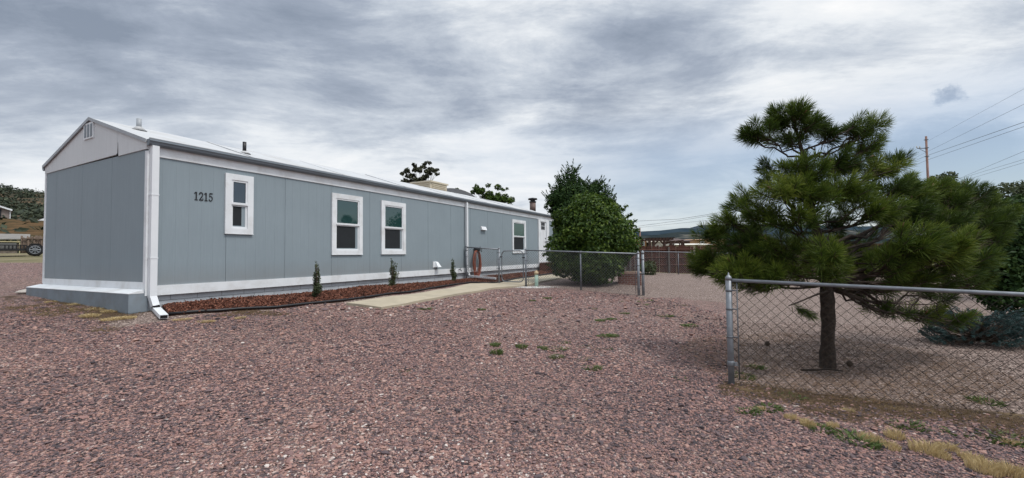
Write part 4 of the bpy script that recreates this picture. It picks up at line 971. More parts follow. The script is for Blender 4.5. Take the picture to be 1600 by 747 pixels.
# ------------------------------------------------------------------ beyond the yard on the right
def gp_(px, py, Y):
    p = at(px, py, Y); p.z = gz(p.x, p.y); return p
a_, b_ = gp_(925, 428, 26.5), gp_(1420, 428, 25.5)
wf = thing('board_fence', 'dark brown weathered wooden board fence across the back of the yard', 'fence', a_)
ux = Vector((b_.x - a_.x, b_.y - a_.y, 0)); L_ = ux.length; ux.normalize(); nr = Vector((-ux.y, ux.x, 0))
bo = MB(); x = 0; ztop = at(1060, 384, 26.3).z
while x < L_:
    w_ = .135; p = a_ + ux * x; g = gz(p.x, p.y) + .04; h = ztop + random.uniform(-.05, .04)
    if random.random() > .012:
        y = random.choice((0, .045))
        q = [p + nr * y, p + ux * w_ + nr * y, p + ux * w_ + nr * (y + .02), p + nr * (y + .02)]
        bo.hull8([Vector((c.x, c.y, g)) for c in q], [Vector((c.x, c.y, h)) for c in q])
    x += .139 + (random.uniform(0, .006) if random.random() > .05 else .02)
bo.build('boards', mt['fence_wood'], wf, a_)
rl = MB()
for f in (.18, .5, .84):
    rl.tube([Vector((a_.x, a_.y, a_.z + (ztop - a_.z) * f)) - nr * .03, Vector((b_.x, b_.y, a_.z + (ztop - a_.z) * f)) - nr * .03], .035, 4)
rl.build('rail', mt['fence_wood'], wf, a_)
for i in range(9):
    p = a_ + ux * (L_ * i / 8) - nr * .06; mb = MB(); mb.box(p.x - .05, p.x + .05, p.y - .05, p.y + .05, a_.z - .3, ztop - .06); mb.build('post', mat('grey_post', (.10, .085, .075), .8, .2, 6) if i == 0 else bpy.data.materials['grey_post'], wf, a_)
# pergola behind it
pg0 = gp_(1050, 428, 29); pg = thing('pergola', 'dark brown timber pergola with braced posts behind the board fence', 'pergola', pg0)
X = lambda px: at(px, 380, 29).x - pg0.x
Z = lambda py: at(1050, py, 29).z - pg0.z
fr = MB(); wood = mat('dark_timber', (.055, .028, .020), .8, .3, 5)
for px in (1015, 1021, 1038, 1066): fr_ = MB().box(X(px) - .07, X(px) + .07, -.07, .07, -.1, Z(375)); fr_.build('post', wood, pg)
for px in (1015, 1066): MB().box(X(px) - .07, X(px) + .07, 1.9, 2.04, -.1, Z(375)).build('post', wood, pg)
fr.box(X(1012), X(1052), -.05, .05, Z(375), Z(372.5)); MB().box(X(1012), X(1052), 1.92, 2.02, Z(375), Z(372.5)).build('beam', wood, pg)
fr.tube([(X(1030), -.02, Z(374)), (X(1021), -.02, Z(383))], .055, 4).tube([(X(1030), -.02, Z(374)), (X(1038), -.02, Z(383))], .055, 4).tube([(X(1045), -.02, Z(374)), (X(1038), -.02, Z(381))], .05, 4)
fr.build('beam', wood, pg)
rp = MB()
for i in range(8): rp.box(X(1013) + i * .23, X(1013) + i * .23 + .05, -.3, 2.3, Z(372.4), Z(371))
rp.build('rafter', wood, pg)
# little arched arbour
ab0 = gp_(1060, 428, 28.2); ab = thing('garden_arch', 'thin dark arched garden frame showing over the board fence', 'arch', ab0)
Xa = lambda px: at(px, 380, 28.2).x - ab0.x
za = at(1060, 376, 28.2).z - ab0.z; zs_ = at(1060, 384, 28.2).z - ab0.z
P = [(Xa(1052), 0, 0), (Xa(1052), 0, zs_)] + [(Xa(1060.5) + (Xa(1069) - Xa(1052)) / 2 * -math.cos(t), 0, zs_ + (za - zs_) * math.sin(t)) for t in [math.pi * i / 10 for i in range(1, 10)]] + [(Xa(1069), 0, zs_), (Xa(1069), 0, 0)]
MB().tube(P, .04, 6).build('front_hoop', wood, ab); MB().tube([(x, y + .7, z) for x, y, z in P], .04, 6).build('rear_hoop', wood, ab)
# neighbouring houses, low
def far_house(name, label, px0, px1, pyw, pyr, Y, depth, wcol, rcol, gab=False, windows=()):
    o = gp_((px0 + px1) / 2, 420, Y); t = thing(name, label, 'house', o); k = lambda px: at(px, 380, Y).x - o.x
    zw, zr = at((px0 + px1) / 2, pyw, Y).z - o.z, at((px0 + px1) / 2, pyr, Y).z - o.z
    wm = mat(name + '_wall', wcol, .8, .08, 2); rm = mat(name + '_roof', rcol, .7, .1, 2); x0, x1 = k(px0), k(px1)
    MB().box(x0, x1, 0, depth, -.3, zw).build('wall', wm, t)
    ov = .3
    if gab: MB().prism([(x0 - ov, -ov, zw + .002), (x1 + ov, -ov, zw + .002), ((x0 + x1) / 2, -ov, zr)], (0, depth + 2 * ov, 0)).build('roof', rm, t)
    else: MB().prism([(x0 - ov, -ov, zw + .002), (x0 - ov, depth / 2, zr), (x0 - ov, depth + ov, zw + .002)], (x1 - x0 + 2 * ov, 0, 0)).build('roof', rm, t)
    for a, b, c, d in windows:
        za, zb2 = at(a, d, Y).z - o.z, at(a, c, Y).z - o.z
        f = MB().box(k(a), k(b), -.06, -.005, za, zb2).build('window', mt['white'], t); MB().box(k(a) + .1, k(b) - .1, -.075, -.061, za + .1, zb2 - .1).build('pane', mt['screen'], f)
    return t
far_house('orange_house', 'orange tan house with a pale roof beyond the fence beside the bush', 985, 1010, 376, 368, 42, 9, (.50, .27, .14), (.62, .60, .58), windows=((988, 993, 378, 384), (1003, 1007, 377, 384)))
far_house('white_shed', 'small white arched roof shed seen through the pergola', 1024, 1037, 378, 374, 40, 4, (.55, .52, .46), (.55, .50, .42), gab=True)
far_house('brown_roof_house', 'house with a dark brown roof between the arch and the peach house', 1058, 1078, 377, 370.5, 45, 8, (.10, .06, .05), (.075, .045, .038))
far_house('peach_house', 'peach stucco flat house with a long wall beside the pine tips', 1078, 1135, 374.5, 371.5, 48, 10, (.56, .35, .20), (.42, .25, .15), windows=((1094, 1100, 377, 382), (1112, 1118, 377, 382)))
far_house('white_trailer_home', 'low white roofed trailer home just above the board fence', 1066, 1112, 382.5, 379.5, 36, 5, (.55, .50, .42), (.66, .63, .56))
# utility poles
def utility_pole(label, px, ytop, Y, arm=True, r=.095):
    o = gp_(px, ytop + 35, Y); t = thing('utility_pole', label, 'utility pole', o); h = at(px, ytop, Y).z - o.z
    MB().tube([(0, 0, -.5), (0, 0, h)], [r * 1.3, r * .85], 10).build('pole', mat('reddish_pole_wood', (.23, .135, .11), .85, .2, 4) if 'reddish_pole_wood' not in bpy.data.materials else bpy.data.materials['reddish_pole_wood'], t)
    if arm:
        MB().box(-.85, -.07, -.03, .03, h - 1.14, h - 1.08).tube([(-.85, 0, h - 1.06), (-.1, -.0, h - 1.45)], .02, 5).build('arm', mt['galv_dull'], t)
        for x in (-.9, -.62): MB().lathe([(.02, -1.07 + h), (.045, h - 1.03), (.025, h - .99), (.045, h - .95), (.015, h - .91)], (x, 0, 0), 8).build('insulator', mt['tan_metal'], t)
        for z_ in (.35, 1.1, 1.9): MB().box(-r * 1.2, r * 1.2, -r * 1.2, r * 1.2, h - z_, h - z_ + .06).build('band', mt['galv_dull'], t)
    return o, h
utility_pole('bare reddish utility pole with a small side arm rising above the pines', 1448.5, 213, 40)
utility_pole('thin far utility pole beside the orange tan house', 1000.5, 356, 70, False, .12)
def wire(label, pts, r=.012, sag=.0):
    P = [at(*q) for q in pts]; Q = []
    for a, b in zip(P[:-1], P[1:]):
        n = 14
        for i in range(n): u = i / n; Q.append(a.lerp(b, u) - Vector((0, 0, sag * 4 * u * (1 - u))))
    Q.append(P[-1]); o = MB().tube(Q, r * .68, 5).build('overhead_wire', mt['black']); tag(o, label, 'wire', 'overhead wires')
wire('topmost thin overhead wire running from the utility pole tip up to the right', [(1447, 222, 40), (1620, 128, 20)], .008)
wire('second overhead wire from the top, passing behind the utility pole', [(1380, 271, 62), (1449, 237, 40.4), (1620, 153, 22)], .012)
wire('upper wire of the thick pair right of the utility pole', [(1380, 272, 62), (1449, 243, 39.5), (1620, 184, 22)], .020)
wire('lower wire of the thick pair right of the utility pole', [(1380, 279, 62), (1449, 250, 39.7), (1620, 191, 22)], .016)
wire('overhead wire in the middle of the lower sky right of the pole', [(1470, 291, 46), (1620, 228, 24)], .013)
wire('upper of the two lowest wires beside the right pines', [(1450, 290, 46), (1500, 279, 38), (1620, 243, 22)], .012)
wire('lowest wire beside the right pines', [(1450, 300, 46), (1500, 284, 38), (1620, 248, 22)], .012)
wire('upper wire sagging from the bush to the pine over the hills', [(985, 346, 80), (1060, 342.5, 72), (1140, 330, 62), (1380, 272, 62)], .035)
wire('middle wire sagging from the bush to the pine over the hills', [(985, 355, 80), (1060, 345, 72), (1140, 332, 62), (1380, 276, 62)], .030)
wire('lowest wire sagging from the bush to the pine over the hills', [(985, 357, 80), (1060, 349, 72), (1140, 341, 62), (1380, 300, 62)], .022)
# ------------------------------------------------------------------ hills
def hill_mat(name, c1, c2, rock, s):
    m, t, b = newmat(name); tc = N(t, 'ShaderNodeTexCoord').outputs['Object']
    n = NOISE(t, tc, s, 8, .68); c = MIX(t, RAMP(t, n, [(.44, 0.0), (.56, 1.0)]), c1, c2)
    c = MIX(t, RAMP(t, NOISE(t, tc, s * .23, 6, .62), [(.60, 0.0), (.68, .8)]), c, rock); t.links.new(c, b.inputs['Base Color']); b.inputs['Roughness'].default_value = 1; b.inputs['Specular IOR Level'].default_value = 0; return m
def ridge(name, Y0, Y1, x0, x1, prof, seed, m):
    n, k = 140, 16; vs = []
    xs = np.linspace(x0, x1, n)
    for j in range(k):
        u = j / (k - 1); Y = Y0 + (Y1 - Y0) * u
        for i, x in enumerate(xs):
            z = prof(x) * math.sin(min(u / .7, 1) * math.pi / 2) ** 1.2 * (1 if u < .7 else math.cos((u - .7) / .3 * math.pi / 2))
            z += (vnoise(np.array([x]), np.array([Y]), 12 / (x1 - x0), seed)[0] - .5) * .16 * prof(x) + (vnoise(np.array([x]), np.array([Y]), 40 / (x1 - x0), seed + 1)[0] - .5) * .06 * prof(x)
            vs.append((x, Y, z - 4))
    fs = [(j*n+i, j*n+i+1, (j+1)*n+i+1, (j+1)*n+i) for j in range(k-1) for i in range(n-1)]
    o = MB().add(vs, fs, True).build(name, m); tag(o, kind='structure'); return o
def py2z(py, Y, px): return at(px, py, Y).z + 4
def profile(pts, Y):          # [(px, py)] skyline seen at distance Y
    X_ = np.array([at(p, q, Y).x for p, q in pts]); Z_ = np.array([py2z(q, Y, p) for p, q in pts]); return lambda x: float(np.interp(x, X_, Z_))
ridge('far_hill', 2600, 4200, -2600, 9000, profile([(700, 370), (960, 362), (1000, 361), (1030, 360), (1060, 357), (1070, 359), (1085, 354), (1100, 353.5), (1120, 357), (1200, 352), (1330, 356), (1500, 350), (1700, 345), (2200, 340)], 3720), 61,
      hill_mat('far_hill_hazed_forest', (.022, .036, .050), (.034, .050, .064), (.07, .08, .09), .006))  # forest colours pushed to blue: distance haze painted in
ridge('near_hill', 1100, 2000, -900, 4500, profile([(700, 375), (960, 369), (1010, 369), (1035, 366), (1050, 362.5), (1065, 361.5), (1080, 364), (1100, 367), (1150, 366), (1300, 362), (1500, 360), (1700, 358), (2200, 355)], 1730), 71,
      hill_mat('near_hill_hazed_scrub', (.016, .024, .028), (.034, .042, .042), (.22, .20, .17), .012))  # scrub colours cooled as well, haze put into the paint
# hillside on the left
NL, NK = 120, 70
def hill_left(phi, Y):
    e = np.interp(phi, [-2.6, -1.6, -1.3, -1.166, -1.07, -.95, -.8, -.62], [.17, .165, .160, .157, .147, .12, .06, 0])
    base = np.interp(Y, [26, 34, 42, 60, 80, 110, 170, 300, 420], [1.2, 2.0, 3.0, 6.4, 8.0, 14, 26, 48, 44])
    fade = e / .157
    g = np.interp(Y, [26, 34], [0, 1])
    return base * (fade if True else 1), g
vs = []; YY = np.concatenate([np.linspace(27, 110, 44), np.geomspace(113, 460, 40)]); PH = np.linspace(-2.6, -.6, 150)
for Yv in YY:
    for ph in PH:
        x = ph * Yv; z, g = hill_left(ph, Yv); gr = gz(x, Yv); nz_ = (vnoise(np.array([x]), np.array([Yv]), .06, 81)[0] - .5) * Yv * .030 + (vnoise(np.array([x]), np.array([Yv]), .35, 82)[0] - .5) * min(1.2, Yv * .009)
        f = min(1.0, max(0.0, (-.6 - ph) / .25)); vs.append((x, Yv, gr * (1 - g * f) + (max(z, .3) + nz_ * f) * g * f - (.35 if Yv < 28 else 0) - (1 - f) * .5))
n = len(PH); fs = [(j*n+i, j*n+i+1, (j+1)*n+i+1, (j+1)*n+i) for j in range(len(YY)-1) for i in range(n-1)]
def hill_side_mat():
    m, t, b = newmat('hillside_soil'); tc = N(t, 'ShaderNodeTexCoord').outputs['Object']; sp = N(t, 'ShaderNodeSeparateXYZ'); t.links.new(tc, sp.inputs[0])
    Yw = MATH(t, 'MULTIPLY_ADD', NOISE(t, tc, .12, 6, .65), 26, MATH(t, 'SUBTRACT', sp.outputs[1], 13))
    yn = MATH(t, 'DIVIDE', Yw, 200)
    grass = MIX(t, RAMP(t, NOISE(t, tc, .9, 8, .7), [(.42, 0.0), (.58, 1.0)]), (.042, .042, .024), (.095, .078, .045))
    orange = MIX(t, RAMP(t, NOISE(t, tc, .5, 8, .7), [(.40, 0.0), (.60, 1.0)]), (.115, .072, .040), (.058, .046, .027))
    rock = MIX(t, RAMP(t, NOISE(t, tc, .09, 8, .7), [(.46, 0.0), (.60, 1.0)]), (.050, .046, .034), (.15, .108, .072))
    c = MIX(t, RAMP(t, yn, [(.205, 0.0), (.23, 1.0)]), grass, orange); c = MIX(t, RAMP(t, yn, [(.36, 0.0), (.40, 1.0)]), c, rock)
    t.links.new(c, b.inputs['Base Color']); b.inputs['Roughness'].default_value = 1; b.inputs['Specular IOR Level'].default_value = 0; return m
hl_ = MB().add(vs, fs, True).build('hillside', hill_side_mat()); tag(hl_, kind='structure')
HV = np.array(vs).reshape(len(YY), n, 3)
def hz(x, y):
    j = int(np.clip(np.searchsorted(YY, y) - 1, 0, len(YY) - 2)); ph = x / y; i = int(np.clip(np.searchsorted(PH, ph) - 1, 0, n - 2)); return float(HV[j, i, 2])
# juniper scrub on it: one mass
r2 = np.random.default_rng(99); bl = []
while len(bl) < 1750:
    Yv = 82 + 330 * r2.random() ** .8; ph = -1.45 + .75 * r2.random(); x = ph * Yv
    if vnoise(np.array([x]), np.array([Yv]), .03, 83)[0] < .33: continue
    s = r2.uniform(1.0, 2.3) * (1 + Yv / 600); bl.append(((x, Yv, hz(x, Yv) + s * .45), (s, s, s * .85)))
for _ in range(150):
    Yv = r2.choice((r2.uniform(33, 43), r2.uniform(44, 75)), p=(.6, .4)); x = (-1.5 + .6 * r2.random()) * Yv; s = r2.uniform(.5, 1.0); bl.append(((x, Yv, hz(x, Yv) + .3), (s * 1.3, s, s)))
V, Fc, T = leaf_cloud(bl, 90000, .44, seed=77, shell=.5, out=.8); T = np.clip(T, 0, 1)
mt['juniper'] = tintmat('juniper_scrub', [(0, (.016, .024, .016)), (.6, (.038, .050, .030)), (1, (.07, .08, .045))], .8, .1)
tag(mesh_np('juniper_scrub', V, Fc, mt['juniper'], tint=T), 'dark juniper scrub dotted over the hillside on the left', 'scrub', kind='stuff')
def facing(px, Y):           # an object out there turned to face the yard: origin, turn, and local x for a photo column
    o = at(px, 400, Y); az0 = math.atan2(o.x, o.y); D = math.hypot(o.x, o.y)
    return o, -az0, (lambda p: D * math.tan(math.atan2((p - 800) / F_PX, 1) - az0))
# house on the slope
ho, hrot, k = facing(-12, 70); ho.z = hz(ho.x, ho.y) - .4
hh_ = thing('hillside_house', 'grey brown house with white eave standing on the hillside at far left', 'house', ho, hrot)
zt_, zb_ = at(8, 323, 70).z - ho.z, 0
ze_ = at(15, 326, 70).z - ho.z; zr_ = at(-25, 316, 70).z - ho.z
MB().prism([(k(-70), 0, -1), (k(14), 0, -1), (k(14), 0, ze_ - .1), (k(-28), 0, zr_ - .1), (k(-70), 0, ze_ - .1)], (0, 9, 0)).build('wall', mat('hill_house_wall', (.20, .165, .15), .8, .1, 2), hh_)
MB().prism([(k(17), -.4, ze_ - .25), (k(17), -.4, ze_ + .02), (k(-28), -.4, zr_ + .12), (k(-73), -.4, ze_ + .02), (k(-73), -.4, ze_ - .25), (k(-28), -.4, zr_ - .12)], (0, 9.8, 0)).build('roof', mt['white'], hh_)
MB().box(k(13.2), k(14.6), -.1, .0, -1, ze_ - .2).build('corner_board', mt['white'], hh_)
MB().box(k(-8), k(0), -.08, -.004, .9, 2.1).build('window', mt['screen'], hh_)
so_, srot, k2 = facing(64, 75); so_.z = hz(so_.x, so_.y)
far_h2 = thing('white_roof_shed', 'tiny white roofed shed on the hillside beside the house corner', 'shed', so_, srot)
zz = at(64, 342.5, 75).z - so_.z
MB().box(k2(58), k2(95), 0, 4, -1.5, zz - .25).build('wall', mat('shed_dark_wall', (.12, .11, .09), .8, .1, 2), far_h2); MB().prism([(k2(57), -.2, zz - .25), (k2(97), -.2, zz - .25), (k2(97), -.2, zz + .25), (k2(66), -.2, zz + .12)], (0, 4.4, 0)).build('roof', mt['white'], far_h2)
# grey covered stack with yellow frame
zo, zrot, k3 = facing(18, 33); zo.z = gz(zo.x, zo.y); cs = thing('covered_stack', 'low lean-to with grey sheet roof and pale yellow edge behind the trailer', 'lean-to', zo, zrot)
z3 = lambda py: at(18, py, 33).z - zo.z
MB().hull8([(k3(-90), -.4, z3(376)), (k3(46), -.4, z3(374)), (k3(48), 3, z3(364)), (k3(-90), 3, z3(364))], [(k3(-90), -.4, z3(375)), (k3(46), -.4, z3(373)), (k3(48), 3, z3(363)), (k3(-90), 3, z3(363))]).build('roof', mat('grey_tarp', (.19, .18, .165), .9, .2, 1.5), cs)
MB().box(k3(-90), k3(44), -.1, 2.6, -.3, z3(381)).build('firewood', mat('grey_firewood', (.17, .14, .115), .9, .5, 6), cs)
ym = mat('pale_yellow_trim', (.42, .37, .21), .6, .1, 3)
MB().box(k3(-90), k3(31), -.46, -.36, z3(378.6), z3(377.2)).build('edge_board', ym, cs); MB().box(k3(29.5), k3(31), -.46, -.36, -.2, z3(379.3)).build('post', ym, cs)
# stake fence next to it
zo, zrot, k4 = facing(52, 31.5); zo.z = gz(zo.x, zo.y); pf = thing('stake_fence', 'rough brown stake fence of uneven poles behind the flatbed trailer', 'fence', zo, zrot); mb = MB()
for i in range(34):
    px = 33 + i * 2.0; x = k4(px); h = at(52, 371 + random.uniform(-3, 4), 31.5).z - zo.z; mb.tube([(x, random.uniform(-.1, .1), -.2), (x + random.uniform(-.06, .06), random.uniform(-.1, .1), h)], random.uniform(.035, .06), 5)
mb.build('stakes', mat('grey_brown_stakes', (.125, .09, .068), .9, .3, 3), pf)
mb = MB(); mb.tube([(k4(32), -.14, .5), (k4(104), -.14, .5)], .04, 5); mb.tube([(k4(32), -.14, 1.0), (k4(104), -.14, 1.0)], .04, 5); mb.build('rail', bpy.data.materials['grey_brown_stakes'], pf)
# flatbed trailer
to, trot, tx = facing(50, 25); to.z = gz(to.x, to.y); tz = lambda py: at(50, py, 25).z - to.z
tlr = thing('flatbed_trailer', 'black flatbed utility trailer with a white spoked wheel parked on the grass', 'trailer', to, trot)
def wheel(cx, cy, cz, r, parent):
    w_ = MB(); w_.tube([(cx, cy - .02, cz), (cx, cy, cz), (cx, cy + .17, cz), (cx, cy + .19, cz)], [r * .82, r, r, r * .82], 20); W_ = w_.build('wheel', mt['black'], parent)
    rm = MB().tube([(cx, cy - .026, cz), (cx, cy - .0, cz)], r * .62, 18).build('rim', mt['dark'], W_)
    sp_ = MB()
    for i in range(8):
        a = i * math.pi / 4; sp_.tube([(cx + .1 * r * math.cos(a), cy - .035, cz + .1 * r * math.sin(a)), (cx + .6 * r * math.cos(a), cy - .035, cz + .6 * r * math.sin(a))], r * .085, 4)
    P = [(cx + .6 * r * math.cos(i * math.pi / 9), cy - .035, cz + .6 * r * math.sin(i * math.pi / 9)) for i in range(19)]; sp_.tube(P, r * .06, 5, cap=False); sp_.tube([(cx, cy - .05, cz), (cx, cy - .03, cz)], r * .16, 10); sp_.build('spokes', mt['galv'], W_)
zg0 = gz(to.x, to.y - .0) - to.z
wheel(tx(54.5), -.1, tz(390.5), .36, tlr); wheel(tx(54.5), 1.7, tz(390.5), .36, tlr)
MB().box(tx(-80), tx(42), .0, 1.75, tz(391.5), tz(388.5)).build('deck', mt['black'], tlr)
fd = MB(); fd.prism([(tx(43), -.14, tz(387)), (tx(47), -.14, tz(381.5)), (tx(62), -.14, tz(381.5)), (tx(66), -.14, tz(387)), (tx(66), -.14, tz(386)), (tx(61.5), -.14, tz(380.5)), (tx(47.5), -.14, tz(380.5)), (tx(43), -.14, tz(386))], (0, .26, 0)); fd.build('mudguard', mt['black'], tlr)
MB().box(tx(42), tx(100), .02, .12, tz(395), tz(393.6)).box(tx(42), tx(100), 1.6, 1.7, tz(395), tz(393.6)).build('chassis', mt['black'], tlr)
sd_ = MB(); 
for px in (-30, -12, 6, 12, 18, 24, 30, 36, 41): sd_.box(tx(px), tx(px) + .06, -.02, .04, tz(388.4), tz(384))
sd_.box(tx(-80), tx(42), -.03, .05, tz(383.9), tz(382.7)); sd_.build('side_rail', mt['black'], tlr)
ld = MB().hull8([(tx(-40), .3, tz(388.3)), (tx(26), .3, tz(388.3)), (tx(26), 1.5, tz(388.3)), (tx(-40), 1.5, tz(388.3))], [(tx(-40), .5, tz(379)), (tx(24), .5, tz(379.5)), (tx(24), 1.3, tz(379.5)), (tx(-40), 1.3, tz(379))])
o = ld.build('dark_crate', mat('grey_green_crate', (.055, .055, .05), .8, .2, 4)); o.location = to; o.rotation_euler = (0, 0, trot); tag(o, 'dark grey load lying on the bed of the flatbed trailer', 'crate')
MB().tube([(tx(60), .3, tz(395)), (tx(61), .3, tz(401))], .04, 6).box(tx(58), tx(64), .2, .4, tz(402), tz(401)).build('jack_stand', mt['galv_dull'], tlr)
MB().box(tx(-40), tx(-36), -.02, .5, tz(402), tz(391)).build('support', mt['black'], tlr)
# pale rock by the corner of the footing step
rk = on_ground(42, 459); V = ICO * (1 + rng.uniform(-.2, .2, (12, 1))) * np.array([.19, .13, .075]); o = mesh_np('pale_rock', V, ICF, mat('pale_rock_stone', (.42, .38, .34), .9, .2, 8)); o.location = rk + Vector((0, 0, .04)); tag(o, 'small pale rock on the gravel beside the grey footing step', 'rock')
# ------------------------------------------------------------------ the pine behind the near fence
pb_ = on_ground(1293, 573); PY_ = pb_.y
pine = thing('pine_tree', 'bushy long needled young pine leaning over the near chain link fence', 'tree', pb_)
tp = [pb_ - Vector((0, 0, .15)), pb_ + Vector((0, 0, .02)), at(1294, 530, PY_), at(1293, 480, PY_), at(1291, 440, PY_), at(1290, 410, PY_), at(1283, 385, PY_ + .05), at(1272, 350, PY_ + .1), at(1264, 315, PY_ + .1), at(1262, 270, PY_ + .1), at(1250, 225, PY_ + .1), at(1238, 180, PY_ + .1)]
tr_ = [.120, .098, .084, .078, .074, .071, .064, .052, .042, .032, .022, .010]
# finer trunk with a little unevenness
P, Rr = [], []
for a, b, ra, rb in zip(tp[:-1], tp[1:], tr_[:-1], tr_[1:]):
    for i in range(4): u = i / 4; P.append(a.lerp(b, u) + Vector((random.uniform(-1, 1), random.uniform(-1, 1), 0)) * .004); Rr.append((ra + (rb - ra) * u) * random.uniform(.94, 1.06))
P.append(tp[-1]); Rr.append(tr_[-1])
tm = MB().tube(P, Rr, 12)
tm.v = [tuple(Vector(q) + (Vector((q[0] - pb_.x, q[1] - pb_.y, 0)) * random.uniform(-.10, .12) if q[2] < pb_.z + 1.3 else Vector())) for q in tm.v]      # furrowed bark
tm.build('trunk', mt['bark'], pine, pb_)
# foliage masses: photo position, distance in front of or behind the trunk, half width and half height in photo pixels, shoots
MASS = [(1222, 186, .1, 30, 18, 14), (1186, 208, 0, 28, 14, 9), (1262, 196, .1, 34, 20, 14), (1232, 222, .25, 40, 20, 9), (1296, 212, .15, 20, 14, 7), (1244, 178, -.1, 22, 12, 7), (1175, 216, .1, 14, 8, 4),
        (1342, 208, .1, 14, 24, 7), (1366, 200, .1, 9, 22, 5), (1352, 232, .1, 26, 18, 9), (1334, 196, .0, 8, 10, 3),
        (1250, 272, -.3, 50, 26, 20), (1312, 256, .1, 44, 24, 19), (1375, 262, .2, 38, 18, 14), (1402, 256, .3, 16, 14, 6), (1220, 300, -.5, 42, 24, 14), (1270, 305, -.5, 50, 24, 18), (1330, 300, -.2, 52, 26, 20), (1392, 300, .1, 34, 24, 12), (1358, 330, -.3, 54, 22, 18), (1200, 262, .6, 16, 12, 4), (1198, 285, .4, 18, 12, 4),
        (1164, 312, .3, 24, 14, 5), (1150, 322, .1, 16, 10, 4), (1190, 336, -.2, 34, 20, 11), (1140, 345, .1, 24, 16, 6), (1238, 345, -.5, 40, 24, 14), (1180, 362, .3, 40, 16, 9),
        (1130, 362, .2, 28, 14, 7), (1108, 372, .4, 22, 14, 5), (1160, 390, -.1, 46, 24, 18), (1215, 392, -.3, 46, 26, 18), (1110, 408, .3, 28, 20, 11), (1150, 424, -.3, 46, 24, 20), (1100, 424, .5, 18, 14, 6), (1200, 432, -.4, 44, 22, 18), (1248, 420, .2, 34, 26, 12), (1175, 446, .2, 30, 12, 7),
        (1292, 402, -.75, 44, 26, 13), (1298, 425, -.6, 34, 16, 6), (1300, 350, .5, 50, 18, 10), (1330, 385, .6, 46, 22, 12), (1350, 415, .2, 46, 28, 18), (1400, 345, .4, 34, 24, 12), (1345, 450, .5, 40, 18, 10), (1255, 385, .7, 30, 16, 4),
        (1432, 312, .5, 34, 22, 14), (1462, 296, .7, 26, 16, 10), (1424, 335, .2, 40, 20, 14), (1492, 318, .7, 34, 22, 13), (1480, 348, .5, 44, 20, 14), (1527, 306, .8, 12, 20, 5), (1520, 335, .8, 28, 18, 8), (1548, 320, .9, 16, 14, 5), (1545, 348, .7, 34, 18, 11), (1572, 338, 1.0, 26, 16, 8), (1555, 375, .6, 30, 22, 9), (1500, 300, 1.0, 22, 14, 7),
        (1425, 378, -.75, 42, 28, 16), (1400, 410, -.6, 48, 30, 18), (1462, 400, -.6, 40, 26, 14), (1500, 385, -.65, 38, 26, 16), (1525, 408, -.3, 26, 30, 11), (1470, 430, -.35, 54, 26, 12), (1420, 440, -.3, 50, 22, 10), (1518, 440, -.1, 30, 24, 7), (1380, 450, .2, 40, 18, 6), (1460, 462, .3, 50, 16, 7), (1420, 288, .9, 24, 14, 6), (1440, 300, 1.1, 26, 14, 8), (1510, 300, 1.2, 24, 12, 6),
        (1395, 486, .2, 38, 10, 5), (1450, 490, .3, 44, 12, 7), (1490, 500, .3, 30, 10, 5), (1370, 478, .4, 22, 8, 3)]
lim = MB(); org, drs, bt = [], [], []; twg = MB()
def trunk_at(z):
    for a, b in zip(tp[1:-1], tp[2:]):
        if a.z <= z <= b.z: return a.lerp(b, (z - a.z) / (b.z - a.z))
    return tp[-1] if z > tp[-1].z else tp[3]
for px, py, dy, hw, hh, ns in MASS:
    Yd = PY_ + dy; c = at(px, py, Yd); k = Yd / F_PX; rx, rz_ = hw * k * .85, hh * k * .85; ry = max(.14, (rx + rz_) * .5)
    axis = trunk_at(c.z); hd = (Vector((c.x, c.y, 0)) - Vector((axis.x, axis.y, 0))).length
    root = trunk_at(max(pb_.z + 1.12, c.z - .10 - .30 * hd)); L = (c - root).length
    P = wiggle(root, c, 7, .035 + .02 * L, .06 * L); r0 = .009 + .009 * min(L, 2.0); lim.tube(P, [r0 * (1 - .09 * i) for i in range(8)], 6)
    out = Vector((c.x - axis.x, c.y - axis.y, 0)); out = out.normalized() if out.length > .05 else Vector((0, 0, 1))
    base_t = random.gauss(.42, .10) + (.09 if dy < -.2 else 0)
    for _ in range(int(ns * 1.45)):
        d = Vector((random.gauss(0, 1), random.gauss(0, 1), random.gauss(.1, 1))).normalized(); q = random.random() ** .5
        o = c + Vector((d.x * rx, d.y * ry, d.z * rz_)) * q; j = P[random.choice((4, 5, 6, 7))]
        sd_ = (out * .7 + Vector((d.x, d.y, d.z * .6)) * .9 + Vector((0, 0, .75))).normalized(); o2 = o - sd_ * .10
        twg.tube([j, j.lerp(o2, .5) - Vector((0, 0, .015)), o2, o2 + sd_ * .16], [.008, .007, .006, .004], 4)
        org.append(tuple(o2)); drs.append(tuple(sd_)); bt.append(base_t + random.gauss(0, .06) + .14 * d.z * q)  # upper shoots get a lighter tint, sunlight painted into the needles
lim.build('limbs', mt['bark'], pine, pb_)
twg.build('twigs', mt['twig'], pine, pb_)
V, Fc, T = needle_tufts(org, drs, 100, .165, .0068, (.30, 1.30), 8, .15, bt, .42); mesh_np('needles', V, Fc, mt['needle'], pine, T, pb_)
cn = MB()
for i in range(0, len(org), 14):
    o = Vector(org[i]); d = Vector(drs[i]); cn.tube([o + d * .15, o + d * .185, o + d * .22], [.007, .009, .003], 5)
cn.build('bud_foliage', mat('brown_buds', (.20, .10, .055), .7, .2, 8), pine, pb_)
